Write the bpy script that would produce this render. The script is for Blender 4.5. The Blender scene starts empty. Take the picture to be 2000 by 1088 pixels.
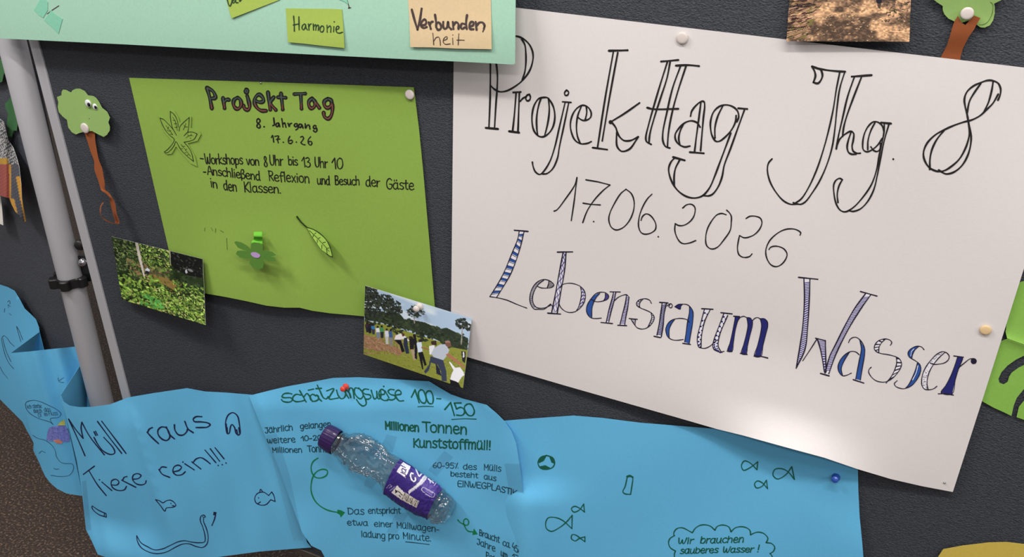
import bpy, bmesh, math, random
import numpy as np
from mathutils import Vector, Matrix
from mathutils.geometry import delaunay_2d_cdt

scene = bpy.context.scene
COL = scene.collection
# ------------------------------------------------------------------ camera
F = 1668.0                      # focal length in pixels of the 2000 x 1088 frame
_vh = np.array([-4428.2, -1051.6, F]); _vv = np.array([-155.0, 3300.0, F])
DN = _vv / np.linalg.norm(_vv)                  # world down, in camera axes (x right, y down, z forward)
_h = -_vh; _h = _h - DN * (_h @ DN); HX = _h / np.linalg.norm(_h)   # along the board, to the right
NY = np.cross(HX, DN)                            # into the board
def ray(u, v):
    r = np.array([(u - 1000.0) / F, (v - 544.0) / F, 1.0])
    return np.array([r @ HX, r @ NY, -(r @ DN)])
def _unit(u, v):
    r = ray(u, v); return r / r[1]
DIST = 0.594 / np.linalg.norm(_unit(2120.3, 146.2) - _unit(887.9, 1.0))   # the white sheet is an A2 sheet
CAM = np.array([0.0, -DIST, 1.56])
cam_data = bpy.data.cameras.new('camera')
cam_data.sensor_fit = 'HORIZONTAL'; cam_data.sensor_width = 36.0
cam_data.lens = F / 2000.0 * 36.0
cam_data.clip_start = 0.01
cam = bpy.data.objects.new('camera', cam_data); COL.objects.link(cam)
cam.matrix_world = Matrix(((HX[0], -HX[1], -HX[2], CAM[0]),
                           (NY[0], -NY[1], -NY[2], CAM[1]),
                           (-DN[0], DN[1], DN[2], CAM[2]),
                           (0, 0, 0, 1)))
scene.camera = cam

# ------------------------------------------------------------------ light and exposure
scene.view_settings.view_transform = 'Standard'
scene.view_settings.look = 'None'
scene.view_settings.exposure = 0.0
scene.view_settings.gamma = 1.0
scene.view_settings.use_curve_mapping = False
world = bpy.data.worlds.new('room_light'); scene.world = world
world.use_nodes = True
world.node_tree.nodes['Background'].inputs[0].default_value = (1.0, 0.97, 0.95, 1)
world.node_tree.nodes['Background'].inputs[1].default_value = 0.30
def ceiling_lamp(name, x, y, z, sx, sy, power, aim, col=(1.0, 0.965, 0.93)):
    l = bpy.data.lights.new(name, 'AREA'); l.shape = 'RECTANGLE'; l.size = sx; l.size_y = sy
    l.energy = power; l.color = col
    o = bpy.data.objects.new(name, l); COL.objects.link(o)
    o.location = (x, y, z)
    o.rotation_euler = (Vector(aim) - Vector((x, y, z))).to_track_quat('-Z', 'Y').to_euler()
    return o
ceiling_lamp('ceiling_lamp', 0.15, -1.0, 2.85, 1.3, 0.10, 25, (0.15, -0.35, 0.0))
ceiling_lamp('ceiling_lamp', -1.6, -0.95, 2.85, 0.9, 0.12, 27, (-0.7, -0.1, 0.9))
ceiling_lamp('ceiling_lamp', 1.8, -1.3, 2.85, 0.9, 0.12, 15, (0.7, -0.1, 0.9))
ceiling_lamp('ceiling_lamp', 0.2, -2.4, 2.85, 1.4, 0.12, 15, (0.2, 0.0, 1.1))

# ------------------------------------------------------------------ helpers
random.seed(7); np.random.seed(7)
def lin(c):
    c = np.asarray(c, float) / 255.0
    return np.where(c <= 0.04045, c / 12.92, ((c + 0.055) / 1.055) ** 2.4)
def at(u, v, d=0.0):
    """point d metres in front of the board's face on the sight line of pixel (u, v)"""
    r = ray(u, v); t = (-d - CAM[1]) / r[1]
    return CAM + r * t
POLE_X = at(112, 436, -0.005)[0]
TH = math.radians(18)
LP = np.array([POLE_X, 0.012, 0.0])
LN = np.array([-math.sin(TH), -math.cos(TH), 0.0])      # left panel's normal, towards the viewer
def project(P):
    r = np.asarray(P) - CAM; q = r[0] * HX + r[1] * NY - r[2] * DN
    return 1000.0 + F * q[0] / q[2], 544.0 + F * q[1] / q[2]
def at_left(u, v, d=0.0):
    r = ray(u, v); t = (((LP - CAM) @ LN) + d) / (r @ LN)
    return CAM + r * t
def ss(a, b, x):
    t = min(1.0, max(0.0, (x - a) / (b - a))); return t * t * (3 - 2 * t)
def interp(tab, x):
    xs = [p[0] for p in tab]; ys = [p[1] for p in tab]
    if x <= xs[0]: return ys[0]
    if x >= xs[-1]: return ys[-1]
    for i in range(len(xs) - 1):
        if x <= xs[i + 1]:
            t = (x - xs[i]) / (xs[i + 1] - xs[i]); t = t * t * (3 - 2 * t)
            return ys[i] + (ys[i + 1] - ys[i]) * t
def cr(pts, n=6, closed=False):
    """centripetal Catmull-Rom through points of any dimension"""
    P = [np.asarray(p, float) for p in pts]
    if len(P) < 3: return P
    if closed: P = [P[-1]] + P + [P[0], P[1]]
    else: P = [2 * P[0] - P[1]] + P + [2 * P[-1] - P[-2]]
    out = []
    for i in range(1, len(P) - 2):
        p0, p1, p2, p3 = P[i - 1:i + 3]
        def dt(a, b): return max(1e-4, np.linalg.norm(b - a)) ** 0.5
        t0 = 0; t1 = t0 + dt(p0, p1); t2 = t1 + dt(p1, p2); t3 = t2 + dt(p2, p3)
        for k in range(n):
            t = t1 + (t2 - t1) * k / n
            a1 = (t1 - t) / (t1 - t0) * p0 + (t - t0) / (t1 - t0) * p1
            a2 = (t2 - t) / (t2 - t1) * p1 + (t - t1) / (t2 - t1) * p2
            a3 = (t3 - t) / (t3 - t2) * p2 + (t - t2) / (t3 - t2) * p3
            b1 = (t2 - t) / (t2 - t0) * a1 + (t - t0) / (t2 - t0) * a2
            b2 = (t3 - t) / (t3 - t1) * a2 + (t - t1) / (t3 - t1) * a3
            out.append((t2 - t) / (t2 - t1) * b1 + (t - t1) / (t2 - t1) * b2)
    if not closed: out.append(P[-2])
    return out
def pts(s, x0=0.0, y0=0.0, k=1.0):
    """'x,y x,y|x,y ...' in a zoomed crop with origin (x0, y0) and scale k -> list of pixel polylines"""
    res = []
    for part in s.split('|'):
        res.append([(x0 + float(a.split(',')[0]) / k, y0 + float(a.split(',')[1]) / k) for a in part.split()])
    return res
def inside(p, poly):
    x, y = p; c = False; n = len(poly); j = n - 1
    for i in range(n):
        xi, yi = poly[i]; xj, yj = poly[j]
        if (yi > y) != (yj > y) and x < (xj - xi) * (y - yi) / (yj - yi) + xi: c = not c
        j = i
    return c

# --- objects
WLOC = {}
def tag(o, label=None, cat=None, group=None, kind=None):
    if label: o['label'] = label
    if cat: o['category'] = cat
    if group: o['group'] = group
    if kind: o['kind'] = kind
    return o
def thing(name, label, cat, loc, group=None):
    o = bpy.data.objects.new(name, None); COL.objects.link(o)
    o.empty_display_size = 0.02
    o.location = Vector(loc); WLOC[o.name] = np.asarray(loc, float)
    return tag(o, label, cat, group)
def thicken(V, Fc, t, colors=None):
    """give a paper surface its thickness: front, back and a sharp rim"""
    V = np.asarray([np.asarray(v, float) for v in V]); n = len(V)
    N = np.zeros_like(V); cnt = {}
    for f in Fc:
        a, b, c = V[f[0]], V[f[1]], V[f[2]]
        nn = np.cross(b - a, c - a)
        for i in f: N[i] += nn
        for i in range(len(f)):
            e = (f[i], f[(i + 1) % len(f)]); cnt[e] = 1
    N /= np.maximum(1e-12, np.linalg.norm(N, axis=1))[:, None]
    B = V - N * t
    F2 = [tuple(f) for f in Fc] + [tuple(i + n for i in reversed(f)) for f in Fc]
    E = []; src = []
    for (i, j) in cnt:
        if (j, i) not in cnt:
            k = 2 * n + len(E); E += [V[i], V[j], B[j], B[i]]; src += [i, j, j, i]
            F2.append((k + 1, k, k + 3, k + 2))
    V2 = np.vstack([V, B] + ([np.array(E)] if E else []))
    C2 = None if colors is None else np.vstack([colors, colors] + ([np.asarray(colors)[src] * 0 + .75] if E else []))
    return V2, F2, C2
def mesh(name, V, Fc, mats, parent=None, smooth=True, midx=None, colors=None, thick=None, bevel=None):
    V = np.asarray([np.asarray(v, float) for v in V])
    if thick: V, Fc, colors = thicken(V, Fc, thick, colors)
    c = (V.min(0) + V.max(0)) / 2
    me = bpy.data.meshes.new(name)
    me.from_pydata([tuple(p) for p in (V - c)], [], [tuple(f) for f in Fc])
    if not isinstance(mats, (list, tuple)): mats = [mats]
    for m in mats: me.materials.append(m)
    if midx is not None: me.polygons.foreach_set('material_index', list(midx))
    if smooth: me.polygons.foreach_set('use_smooth', [True] * len(me.polygons))
    if colors is not None:
        at_ = me.color_attributes.new('Col', 'FLOAT_COLOR', 'POINT')
        cc = np.ones((len(V), 4), np.float32); cc[:, :3] = colors
        at_.data.foreach_set('color', cc.ravel())
    me.update()
    o = bpy.data.objects.new(name, me); COL.objects.link(o)
    WLOC[o.name] = c
    if parent is not None:
        o.parent = parent; o.location = Vector(c - WLOC[parent.name])
    else: o.location = Vector(c)
    if bevel:
        md = o.modifiers.new('bevel', 'BEVEL'); md.width = bevel; md.segments = 2; md.limit_method = 'ANGLE'
    return o
def toward(V, Fc):
    """flip each face so that its normal looks at the camera"""
    out = []
    for f in Fc:
        a, b, c = (np.asarray(V[i]) for i in f[:3])
        n = np.cross(b - a, c - a)
        out.append(tuple(f) if n @ (CAM - a) > 0 else tuple(reversed(f)))
    return out
def resample(poly, step):
    out = []
    n = len(poly)
    for i in range(n):
        a = np.asarray(poly[i], float); b = np.asarray(poly[(i + 1) % n], float)
        m = max(1, int(np.linalg.norm(b - a) / step))
        for k in range(m): out.append(tuple(a + (b - a) * k / m))
    return out
def sheet(name, outline, P, mat, parent=None, step=12.0, thick=0.00035, curve=False, colf=None, grid=True):
    """paper cut to an outline (pixels), lying on the surface P(u, v, lift)"""
    if curve: outline = [tuple(p) for p in cr(outline, 5, True)]
    ol = resample(outline, step)
    n = len(ol)
    pv = [Vector(p) for p in ol]
    if grid:
        us = [p[0] for p in ol]; vs = [p[1] for p in ol]
        oa = np.array(ol)
        r = 0
        v = min(vs) + step * .5
        while v < max(vs):
            u = min(us) + step * (.25 if r % 2 else .75)
            while u < max(us):
                if inside((u, v), ol) and np.min(np.hypot(oa[:, 0] - u, oa[:, 1] - v)) > step * .45:
                    pv.append(Vector((u, v)))
                u += step
            v += step * .9; r += 1
    res = delaunay_2d_cdt(pv, [], [list(range(n))], 1, 1e-5)
    V2, Fc = res[0], res[2]
    V = [P(p.x, p.y, 0.0) for p in V2]
    colors = None
    if colf is not None: colors = np.array([lin(colf(p.x, p.y)) for p in V2])
    return mesh(name, V, toward(V, Fc), mat, parent, thick=thick, colors=colors)
def strip(name, rows, mat, parent=None, n=8, m=10, thick=0.00035, P=at):
    """paper lofted between two edges: rows of (u, v, d,  u, v, d)"""
    rr = cr([np.asarray(r, float) for r in rows], n)
    V = []; Fc = []
    for r in rr:
        a = P(r[0], r[1], r[2]); b = P(r[3], r[4], r[5])
        for j in range(m + 1): V.append(a + (b - a) * j / m)
    for i in range(len(rr) - 1):
        for j in range(m):
            k = i * (m + 1) + j
            Fc.append((k, k + 1, k + m + 2, k + m + 1))
    return mesh(name, V, Fc, mat, parent, thick=thick)
INK_UP = 0.00035
class Ink:
    """pen strokes and filled shapes lying on a sheet"""
    def __init__(s, P): s.P = P; s.V = []; s.F = []; s.M = []; s.cut = []
    def mark(s):
        """what follows is a piece of its own (the next word or drawing)"""
        if s.F and (not s.cut or s.cut[-1] != len(s.F)): s.cut.append(len(s.F))
        return s
    def _disc(s, c, r, up, mi, k=8):
        b = len(s.V)
        for i in range(k):
            a = 2 * math.pi * i / k
            s.V.append(s.P(c[0] + r * math.cos(a), c[1] + r * math.sin(a), up))
        s.F.append(tuple(range(b, b + k))); s.M.append(mi)
    def stroke(s, p, w, up=INK_UP, mi=0, smooth=True, n=5, mf=None, taper=False):
        q = cr(p, n) if (smooth and len(p) > 2) else [np.asarray(a, float) for a in p]
        if len(q) == 2:
            m = max(1, int(np.linalg.norm(q[1] - q[0]) / 5)); q = [q[0] + (q[1] - q[0]) * i / m for i in range(m + 1)]
        if len(q) == 1:
            s._disc(q[0], w * .6, up, mi); return s
        q = [q[0]] + [q[i] for i in range(1, len(q)) if np.linalg.norm(q[i] - q[i - 1]) > 1e-3]
        if len(q) < 2:
            s._disc(q[0], w * .6, up, mi); return s
        b = len(s.V); L = len(q)
        for i in range(L):
            t = q[min(i + 1, L - 1)] - q[max(i - 1, 0)]
            t = t / max(1e-6, np.linalg.norm(t)); nn = np.array([-t[1], t[0]])
            ww = w * .5 * (0.92 + 0.14 * math.sin(i * .55 + q[0][0]))
            for sg in (-1, 1):
                e = q[i] + sg * nn * ww
                s.V.append(s.P(e[0], e[1], up))
        for i in range(L - 1):
            k = b + 2 * i
            s.F.append((k, k + 1, k + 3, k + 2)); s.M.append(mf(q[i]) if mf else mi)
        s._disc(q[0], w * .48, up, mf(q[0]) if mf else mi); s._disc(q[-1], w * .48, up, mf(q[-1]) if mf else mi)
        if not smooth:
            for c in q[1:-1]: s._disc(c, w * .48, up, mi)
        return s
    def strokes(s, text, x0=0, y0=0, k=1.0, w=3.0, **kw):
        for p in pts(text, x0, y0, k): s.stroke(p, w, **kw)
        return s
    def fill(s, p, up=0.0002, mi=0):
        b = len(s.V); p = resample(p, 10); n = len(p); pa = np.array(p); pv = [Vector(a) for a in p]
        for y in np.arange(pa[:, 1].min() + 4, pa[:, 1].max(), 8):
            for x in np.arange(pa[:, 0].min() + 4, pa[:, 0].max(), 8):
                if inside((x, y), p) and np.min(np.hypot(pa[:, 0] - x, pa[:, 1] - y)) > 3: pv.append(Vector((x, y)))
        res = delaunay_2d_cdt(pv, [], [list(range(n))], 1, 1e-5)
        for a in res[0]: s.V.append(s.P(a.x, a.y, up))
        for f in res[2]: s.F.append(tuple(b + i for i in f)); s.M.append(mi)
        return s
    def ladder(s, L, R, n, duty=.5, slant=0.0, mi=0, up=0.0002, t0=0.03, t1=.97):
        """stripes between two edge lines"""
        L = cr(L, 8); R = cr(R, 8)
        def ev(Q, t):
            t = min(.9999, max(0, t)) * (len(Q) - 1); i = int(t); return Q[i] + (Q[min(i + 1, len(Q) - 1)] - Q[i]) * (t - i)
        for i in range(n):
            a = t0 + (t1 - t0) * i / n; e = a + (t1 - t0) / n * duty
            q = [ev(L, a + slant), ev(R, a), ev(R, e), ev(L, e + slant)]
            b = len(s.V)
            for c in q: s.V.append(s.P(c[0], c[1], up))
            s.F.append((b, b + 1, b + 2, b + 3)); s.M.append(mi)
        return s
    def band(s, L, R, mi=0, up=0.0002):
        L = cr(L, 8); R = cr(R, 8)
        def ev(Q, t):
            t = min(.9999, max(0, t)) * (len(Q) - 1); i = int(t); return Q[i] + (Q[min(i + 1, len(Q) - 1)] - Q[i]) * (t - i)
        b = len(s.V); n = 24
        for i in range(n + 1):
            for Q in (L, R):
                c = ev(Q, i / n); s.V.append(s.P(c[0], c[1], up))
        for i in range(n):
            k = b + 2 * i; s.F.append((k, k + 1, k + 3, k + 2)); s.M.append(mi)
        return s
    def build(s, name, mats, parent):
        names = name if isinstance(name, (list, tuple)) else [name] * (len(s.cut) + 1)
        b = [0] + s.cut + [len(s.F)]; o = None
        for q in range(len(b) - 1):
            Fc = s.F[b[q]:b[q + 1]]; ids = sorted({i for f in Fc for i in f}); mp = {i: k for k, i in enumerate(ids)}
            V = [s.V[i] for i in ids]; Fc = [tuple(mp[i] for i in f) for f in Fc]
            o = mesh(names[min(q, len(names) - 1)], V, toward(V, Fc), mats, parent, smooth=False, midx=s.M[b[q]:b[q + 1]])
        return o

# --- single-stroke handwriting
_bowl = '.5,.5 .36,.63 .16,.56 .06,.32 .12,.08 .28,0 .44,.12 .5,.34'
G = {
 'a': (_bowl + '|.5,.63 .5,.15 .58,0', .64), 'b': ('.08,1 .08,.02|.08,.32 .2,.58 .42,.6 .54,.34 .44,.06 .24,0 .08,.12', .62),
 'c': ('.5,.54 .34,.63 .12,.5 .06,.28 .16,.06 .34,0 .52,.1', .56), 'd': (_bowl + '|.5,1 .5,.15 .56,0', .64),
 'e': ('.08,.32 .48,.36 .46,.54 .3,.63 .12,.52 .06,.27 .18,.04 .36,0 .54,.1', .6), 'f': ('.46,.94 .32,1 .2,.84 .2,-.05|.04,.58 .42,.6', .46),
 'g': (_bowl + '|.5,.62 .5,.0 .44,-.3 .26,-.38 .08,-.26', .64), 'h': ('.08,1 .08,0|.08,.34 .24,.58 .42,.58 .5,.36 .5,0', .62),
 'i': ('.12,.6 .12,0|.12,.86', .26), 'j': ('.2,.6 .2,-.2 .08,-.36 -.06,-.26|.2,.86', .32), 'k': ('.08,1 .08,0|.46,.62 .1,.28 .5,0', .54),
 'l': ('.12,1 .12,.0', .26), 'm': ('.08,.62 .08,0|.08,.36 .22,.6 .36,.56 .4,.3 .4,0|.4,.36 .54,.6 .68,.56 .72,.3 .72,0', .84),
 'n': ('.08,.62 .08,0|.08,.34 .24,.6 .42,.58 .5,.34 .5,0', .62), 'o': ('.3,.63 .12,.54 .06,.3 .14,.06 .3,0 .48,.08 .54,.32 .46,.56 .3,.63', .62),
 'p': ('.08,.62 .08,-.38|.08,.34 .2,.58 .42,.6 .54,.34 .44,.06 .24,0 .08,.12', .62), 'r': ('.08,.62 .08,0|.08,.3 .2,.54 .4,.6', .44),
 's': ('.46,.54 .3,.63 .12,.54 .14,.4 .38,.28 .46,.14 .32,.01 .06,.06', .52), 't': ('.2,.9 .2,.12 .3,0 .42,.04|.02,.6 .4,.62', .46),
 'u': ('.08,.62 .08,.18 .2,0 .38,.06 .5,.3|.5,.62 .5,.12 .58,0', .64), 'v': ('.04,.62 .24,0 .46,.62', .52),
 'w': ('.04,.62 .12,.1 .24,.02 .38,.5|.38,.5 .46,.06 .58,.04 .72,.62', .78), 'x': ('.06,.62 .46,0|.46,.62 .06,0', .54),
 'z': ('.06,.6 .46,.6 .08,.02 .5,.02', .56), 'ß': ('.08,-.2 .08,.7 .2,.96 .4,.92 .42,.7 .24,.52|.24,.52 .48,.4 .48,.14 .3,0 .16,.04', .58),
 'A': ('.02,0 .32,1 .62,0|.12,.36 .52,.36', .66), 'B': ('.1,1 .1,0|.1,1 .42,.96 .46,.7 .34,.54 .1,.52|.1,.52 .46,.46 .54,.2 .4,.02 .1,0', .62),
 'C': ('.58,.8 .42,1 .18,.92 .06,.5 .18,.08 .42,0 .58,.2', .64),
 'D': ('.1,1 .1,0|.02,1 .4,.92 .62,.6 .58,.24 .36,.02 .1,0', .7), 'E': ('.52,1 .1,.98 .1,.02 .54,.0|.1,.52 .46,.54', .58),
 'G': ('.58,.84 .4,1 .16,.84 .06,.46 .18,.08 .42,0 .6,.2 .6,.44|.6,.46 .36,.46', .68), 'H': ('.08,1 .08,0|.56,1 .56,0|.08,.5 .56,.52', .66),
 'I': ('.1,1 .1,0', .22), 'J': ('.04,.96 .4,1|.3,1 .36,.3 .24,0 .06,.06 .02,.2', .48), 'K': ('.1,1 .1,0|.56,1 .12,.46|.12,.46 .58,0', .6),
 'L': ('.1,1 .1,.02 .54,.0', .56), 'M': ('.08,1 .1,0|.08,1 .34,.4 .6,1|.6,1 .62,0', .72), 'N': ('.1,0 .1,1|.1,1 .54,.02|.54,.02 .56,1', .66),
 'P': ('.1,1 .1,0|.04,.98 .42,.96 .52,.74 .4,.52 .1,.46', .58), 'R': ('.1,1 .1,0|.04,.98 .42,.96 .5,.76 .4,.56 .1,.5|.2,.5 .54,0', .6),
 'S': ('.52,.86 .34,1 .12,.9 .12,.66 .42,.44 .52,.2 .34,0 .06,.1', .58), 'T': ('.0,.98 .64,1|.32,.98 .34,0', .62),
 'U': ('.08,1 .08,.24 .24,0 .44,.08 .52,.3 .52,1', .62), 'V': ('.02,1 .28,0|.28,0 .56,1', .58),
 'W': ('.04,1 .14,.1 .24,.0 .4,.66|.4,.66 .5,.04 .62,.04 .8,1', .86),
 '0': ('.3,1 .12,.84 .06,.45 .16,.06 .32,0 .5,.2 .54,.6 .46,.92 .3,1', .62), '1': ('.0,.6 .26,1|.26,1 .3,0', .38),
 '2': ('.06,.78 .2,1 .42,.92 .44,.66 .08,.02|.08,.02 .54,.02', .58), '3': ('.06,.9 .3,1 .46,.82 .24,.54|.24,.54 .5,.42 .44,.08 .2,0 .04,.12', .56),
 '4': ('.24,1 .06,.4 .54,.38|.42,.62 .44,0', .58), '5': ('.5,1 .12,.98 .1,.58|.1,.58 .34,.64 .52,.4 .44,.08 .22,0 .04,.08', .58),
 '6': ('.42,1 .16,.66 .06,.3 .18,.02 .42,.06 .5,.3 .34,.46 .1,.34', .56), '7': ('.04,.98 .5,1 .2,0|.14,.5 .44,.52', .54),
 '8': ('.42,.86 .28,1 .12,.86 .2,.6 .46,.34 .44,.08 .26,0 .08,.1 .1,.36 .36,.6 .42,.86', .56), '9': ('.46,.8 .28,1 .08,.84 .1,.58 .32,.5 .46,.76 .44,.3 .26,0 .08,.08', .56),
 '-': ('.06,.36 .36,.38', .46), '.': ('.08,.03', .2), '!': ('.12,1 .12,.3|.12,.02', .28), '%': ('.1,.86|.42,1 .16,0|.48,.1', .58), '(': ('.3,1.1 .1,.7 .1,.2 .3,-.2', .36), ')': ('.06,1.1 .26,.7 .26,.2 .06,-.2', .36),
}
for _b, _d in (('a', 'ä'), ('o', 'ö'), ('u', 'ü')):
    G[_d] = (G[_b][0] + '|.18,.8 .18,.9|.4,.82 .4,.92', G[_b][1])
G['ō'] = (G['O'][0] if 'O' in G else G['0'][0] + '|.18,1.16 .18,1.24|.42,1.16 .42,1.24', .64)
VPX, VPY = 845.0, 3844.0
def write(ink, word, base, h, w, up=INK_UP, mi=0, jit=.02, slant=0.0, xs=1.0, xh=1.0):
    """handwriting along a baseline (two or three pixels points), capital height h"""
    base = [np.asarray(b, float) for b in base]
    B = cr(base, 12) if len(base) > 2 else [base[0] + (base[1] - base[0]) * i / 12 for i in range(13)]
    B = np.array(B); seg = np.r_[0, np.cumsum(np.linalg.norm(np.diff(B, axis=0), axis=1))]
    tot = sum(G[c][1] if c != ' ' else .4 for c in word)
    x = 0.0
    def pos(s):
        s = s * seg[-1] / tot
        px = np.interp(s, seg, B[:, 0]); py = np.interp(s, seg, B[:, 1])
        if s > seg[-1]:
            t = (B[-1] - B[-2]) / np.linalg.norm(B[-1] - B[-2]); return B[-1] + t * (s - seg[-1])
        return np.array([px, py])
    for c in word:
        if c == ' ': x += .4; continue
        st, adv = G[c]
        jy = random.uniform(-jit, jit); js = random.uniform(1 - jit * 2, 1 + jit * 2)
        for part in st.split('|'):
            q = []
            for a in part.split():
                gx, gy = (float(z) for z in a.split(','))
                if xh != 1 and c.islower() and gy > 0: gy = gy * xh if gy <= .65 else .65 * xh + (gy - .65) * (1.04 - .65 * xh) / .35
                p = pos(x + gx * xs)
                d = p - np.array([VPX, VPY]); d = d / np.linalg.norm(d)
                q.append(tuple(p + d * h * (gy * js + jy) + np.array([slant * gy * h, 0])))
            ink.stroke(q, w, up=up, mi=mi, n=4)
        x += adv
    return ink

# --- lathe along the board's outward normal
def lathe(name, prof, c, mat, parent=None, axis=(0, -1, 0), n=20, smooth=True, thing_tags=None):
    ax = np.asarray(axis, float); ax /= np.linalg.norm(ax)
    a = np.cross(ax, [0, 0, 1.0]); a /= np.linalg.norm(a); b = np.cross(ax, a)
    V = []; Fc = []
    for (r, z) in prof:
        for i in range(n):
            t = 2 * math.pi * i / n
            V.append(np.asarray(c) + ax * z + (a * math.cos(t) + b * math.sin(t)) * max(r, 1e-5))
    for k in range(len(prof) - 1):
        for i in range(n):
            j = (i + 1) % n
            Fc.append((k * n + i, k * n + j, (k + 1) * n + j, (k + 1) * n + i))
    Fc.append(tuple(range(n))); Fc.append(tuple(reversed(range((len(prof) - 1) * n, len(prof) * n))))
    o = mesh(name, V, Fc, mat, parent, smooth=smooth)
    bm = bmesh.new(); bm.from_mesh(o.data); bmesh.ops.recalc_face_normals(bm, faces=bm.faces); bm.to_mesh(o.data); bm.free()
    return o
def prism(name, poly, back, mat, parent=None, bevel=None):
    """a plate: front polygon (world points) carried back along +Y"""
    n = len(poly); V = [np.asarray(p, float) for p in poly] + [np.asarray(p, float) + np.array([0, back, 0]) for p in poly]
    Fc = [tuple(range(n)), tuple(reversed(range(n, 2 * n)))] + [(i, i + n, (i + 1) % n + n, (i + 1) % n) for i in range(n)]
    o = mesh(name, V, Fc, mat, parent, smooth=False, bevel=bevel)
    bm = bmesh.new(); bm.from_mesh(o.data); bmesh.ops.recalc_face_normals(bm, faces=bm.faces); bm.to_mesh(o.data); bm.free()
    return o

# ------------------------------------------------------------------ materials
def base_mat(name):
    m = bpy.data.materials.new(name); m.use_nodes = True
    nt = m.node_tree; b = nt.nodes['Principled BSDF']
    return m, nt, b
def plain(name, rgb, rough=.5, metal=0.0, spec=.5, coat=0.0):
    m, nt, b = base_mat(name)
    b.inputs['Base Color'].default_value = (*lin(rgb), 1)
    b.inputs['Roughness'].default_value = rough; b.inputs['Metallic'].default_value = metal
    b.inputs['Specular IOR Level'].default_value = spec
    b.inputs['Coat Weight'].default_value = coat
    return m
def noise_to(nt, b, scale, amp_col, rgb, bump, bscale, detail=3.0, stretch=None):
    tc = nt.nodes.new('ShaderNodeTexCoord'); src = tc.outputs['Object']
    if stretch:
        mp = nt.nodes.new('ShaderNodeMapping'); mp.inputs['Scale'].default_value = stretch
        nt.links.new(src, mp.inputs[0]); src = mp.outputs[0]
    n1 = nt.nodes.new('ShaderNodeTexNoise'); n1.inputs['Scale'].default_value = scale; n1.inputs['Detail'].default_value = detail
    nt.links.new(src, n1.inputs['Vector'])
    rp = nt.nodes.new('ShaderNodeValToRGB')
    c = lin(rgb)
    rp.color_ramp.elements[0].position = .3; rp.color_ramp.elements[1].position = .7
    rp.color_ramp.elements[0].color = (*(c * (1 - amp_col)), 1); rp.color_ramp.elements[1].color = (*(c * (1 + amp_col)), 1)
    nt.links.new(n1.outputs['Fac'], rp.inputs[0]); nt.links.new(rp.outputs[0], b.inputs['Base Color'])
    n2 = nt.nodes.new('ShaderNodeTexNoise'); n2.inputs['Scale'].default_value = bscale; n2.inputs['Detail'].default_value = 4
    nt.links.new(src, n2.inputs['Vector'])
    bp = nt.nodes.new('ShaderNodeBump'); bp.inputs['Strength'].default_value = .6; bp.inputs['Distance'].default_value = bump
    nt.links.new(n2.outputs['Fac'], bp.inputs['Height']); nt.links.new(bp.outputs[0], b.inputs['Normal'])
def paper(name, rgb, amp=.03, bump=.00012, bscale=900, rough=.8):
    m, nt, b = base_mat(name)
    b.inputs['Roughness'].default_value = rough; b.inputs['Specular IOR Level'].default_value = .2
    noise_to(nt, b, 300, amp, rgb, bump, bscale)
    return m
def printed(name, rough=.35):
    m, nt, b = base_mat(name)
    a = nt.nodes.new('ShaderNodeVertexColor'); a.layer_name = 'Col'
    nt.links.new(a.outputs['Color'], b.inputs['Base Color'])
    b.inputs['Roughness'].default_value = rough; b.inputs['Specular IOR Level'].default_value = .3
    return m
def board_mat(name, rgb):
    m, nt, b = base_mat(name)
    b.inputs['Roughness'].default_value = .6; b.inputs['Specular IOR Level'].default_value = .35
    noise_to(nt, b, 520, .36, rgb, .003, 460, detail=4, stretch=(1.0, 1.0, 1.7))
    return m
M = {}
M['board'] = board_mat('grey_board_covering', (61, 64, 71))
M['board_left_lit'] = board_mat('grey_board_covering_left_lit', (76, 79, 86))  # same covering, lightened: the brighter light on the angled panel is in its colour
M['alu'] = plain('brushed_aluminium', (196, 195, 200), .4, .3)
M['alu_dark'] = plain('dark_aluminium', (92, 84, 78), .5, .6)
M['black'] = plain('black_plastic', (22, 21, 22), .45)
M['chrome'] = plain('chrome', (215, 215, 220), .12, 1.0)
M['white'] = paper('white_paper', (222, 216, 215), .012)
M['mint'] = paper('mint_paper', (156, 197, 175))
M['mint_dark'] = paper('mint_tape', (128, 192, 165))
M['green'] = paper('green_paper', (140, 172, 76))
M['lime'] = paper('lime_paper', (136, 184, 82))
M['leafgreen'] = paper('pale_leaf_paper', (165, 205, 90))
M['crown'] = paper('tree_crown_paper', (148, 182, 106))
M['darkgreen'] = paper('dark_green_felt', (84, 128, 52))
M['stemgreen'] = paper('bright_green_tape', (110, 190, 60))
M['lilac'] = paper('lilac_paper', (178, 148, 196))
M['fir'] = paper('fir_green_paper', (72, 120, 76))
M['brown'] = paper('brown_paper', (142, 78, 44))
M['note_green'] = paper('green_note_paper', (156, 178, 82))
M['note_peach'] = paper('peach_note_paper', (208, 184, 146))
M['blue'] = paper('blue_paper', (104, 188, 232), .02)
M['yellow'] = paper('yellow_paper', (204, 180, 84))
M['cream'] = paper('cream_paper', (232, 226, 218))
M['ink'] = plain('black_ink', (28, 24, 26), .5)
M['ink_purple'] = plain('purple_black_ink', (30, 24, 48), .5)
M['ink_blue'] = plain('blue_marker', (44, 84, 160), .5)
M['ink_navy'] = plain('navy_marker', (34, 38, 112), .5)
M['ink_violet'] = plain('violet_marker', (74, 68, 140), .5)
M['ink_white'] = plain('white_gel_ink', (236, 232, 240), .6)
M['ink_green'] = plain('green_marker', (14, 92, 72), .5)
M['ink_teal'] = plain('dark_teal_pen', (26, 74, 88), .5)
M['ink_navyline'] = plain('navy_pen', (24, 34, 74), .5)
M['ink_olive'] = plain('dark_olive_pen', (38, 52, 20), .5)
M['ink_olive_soft'] = plain('soft_olive_pencil', (74, 102, 40), .6)
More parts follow.
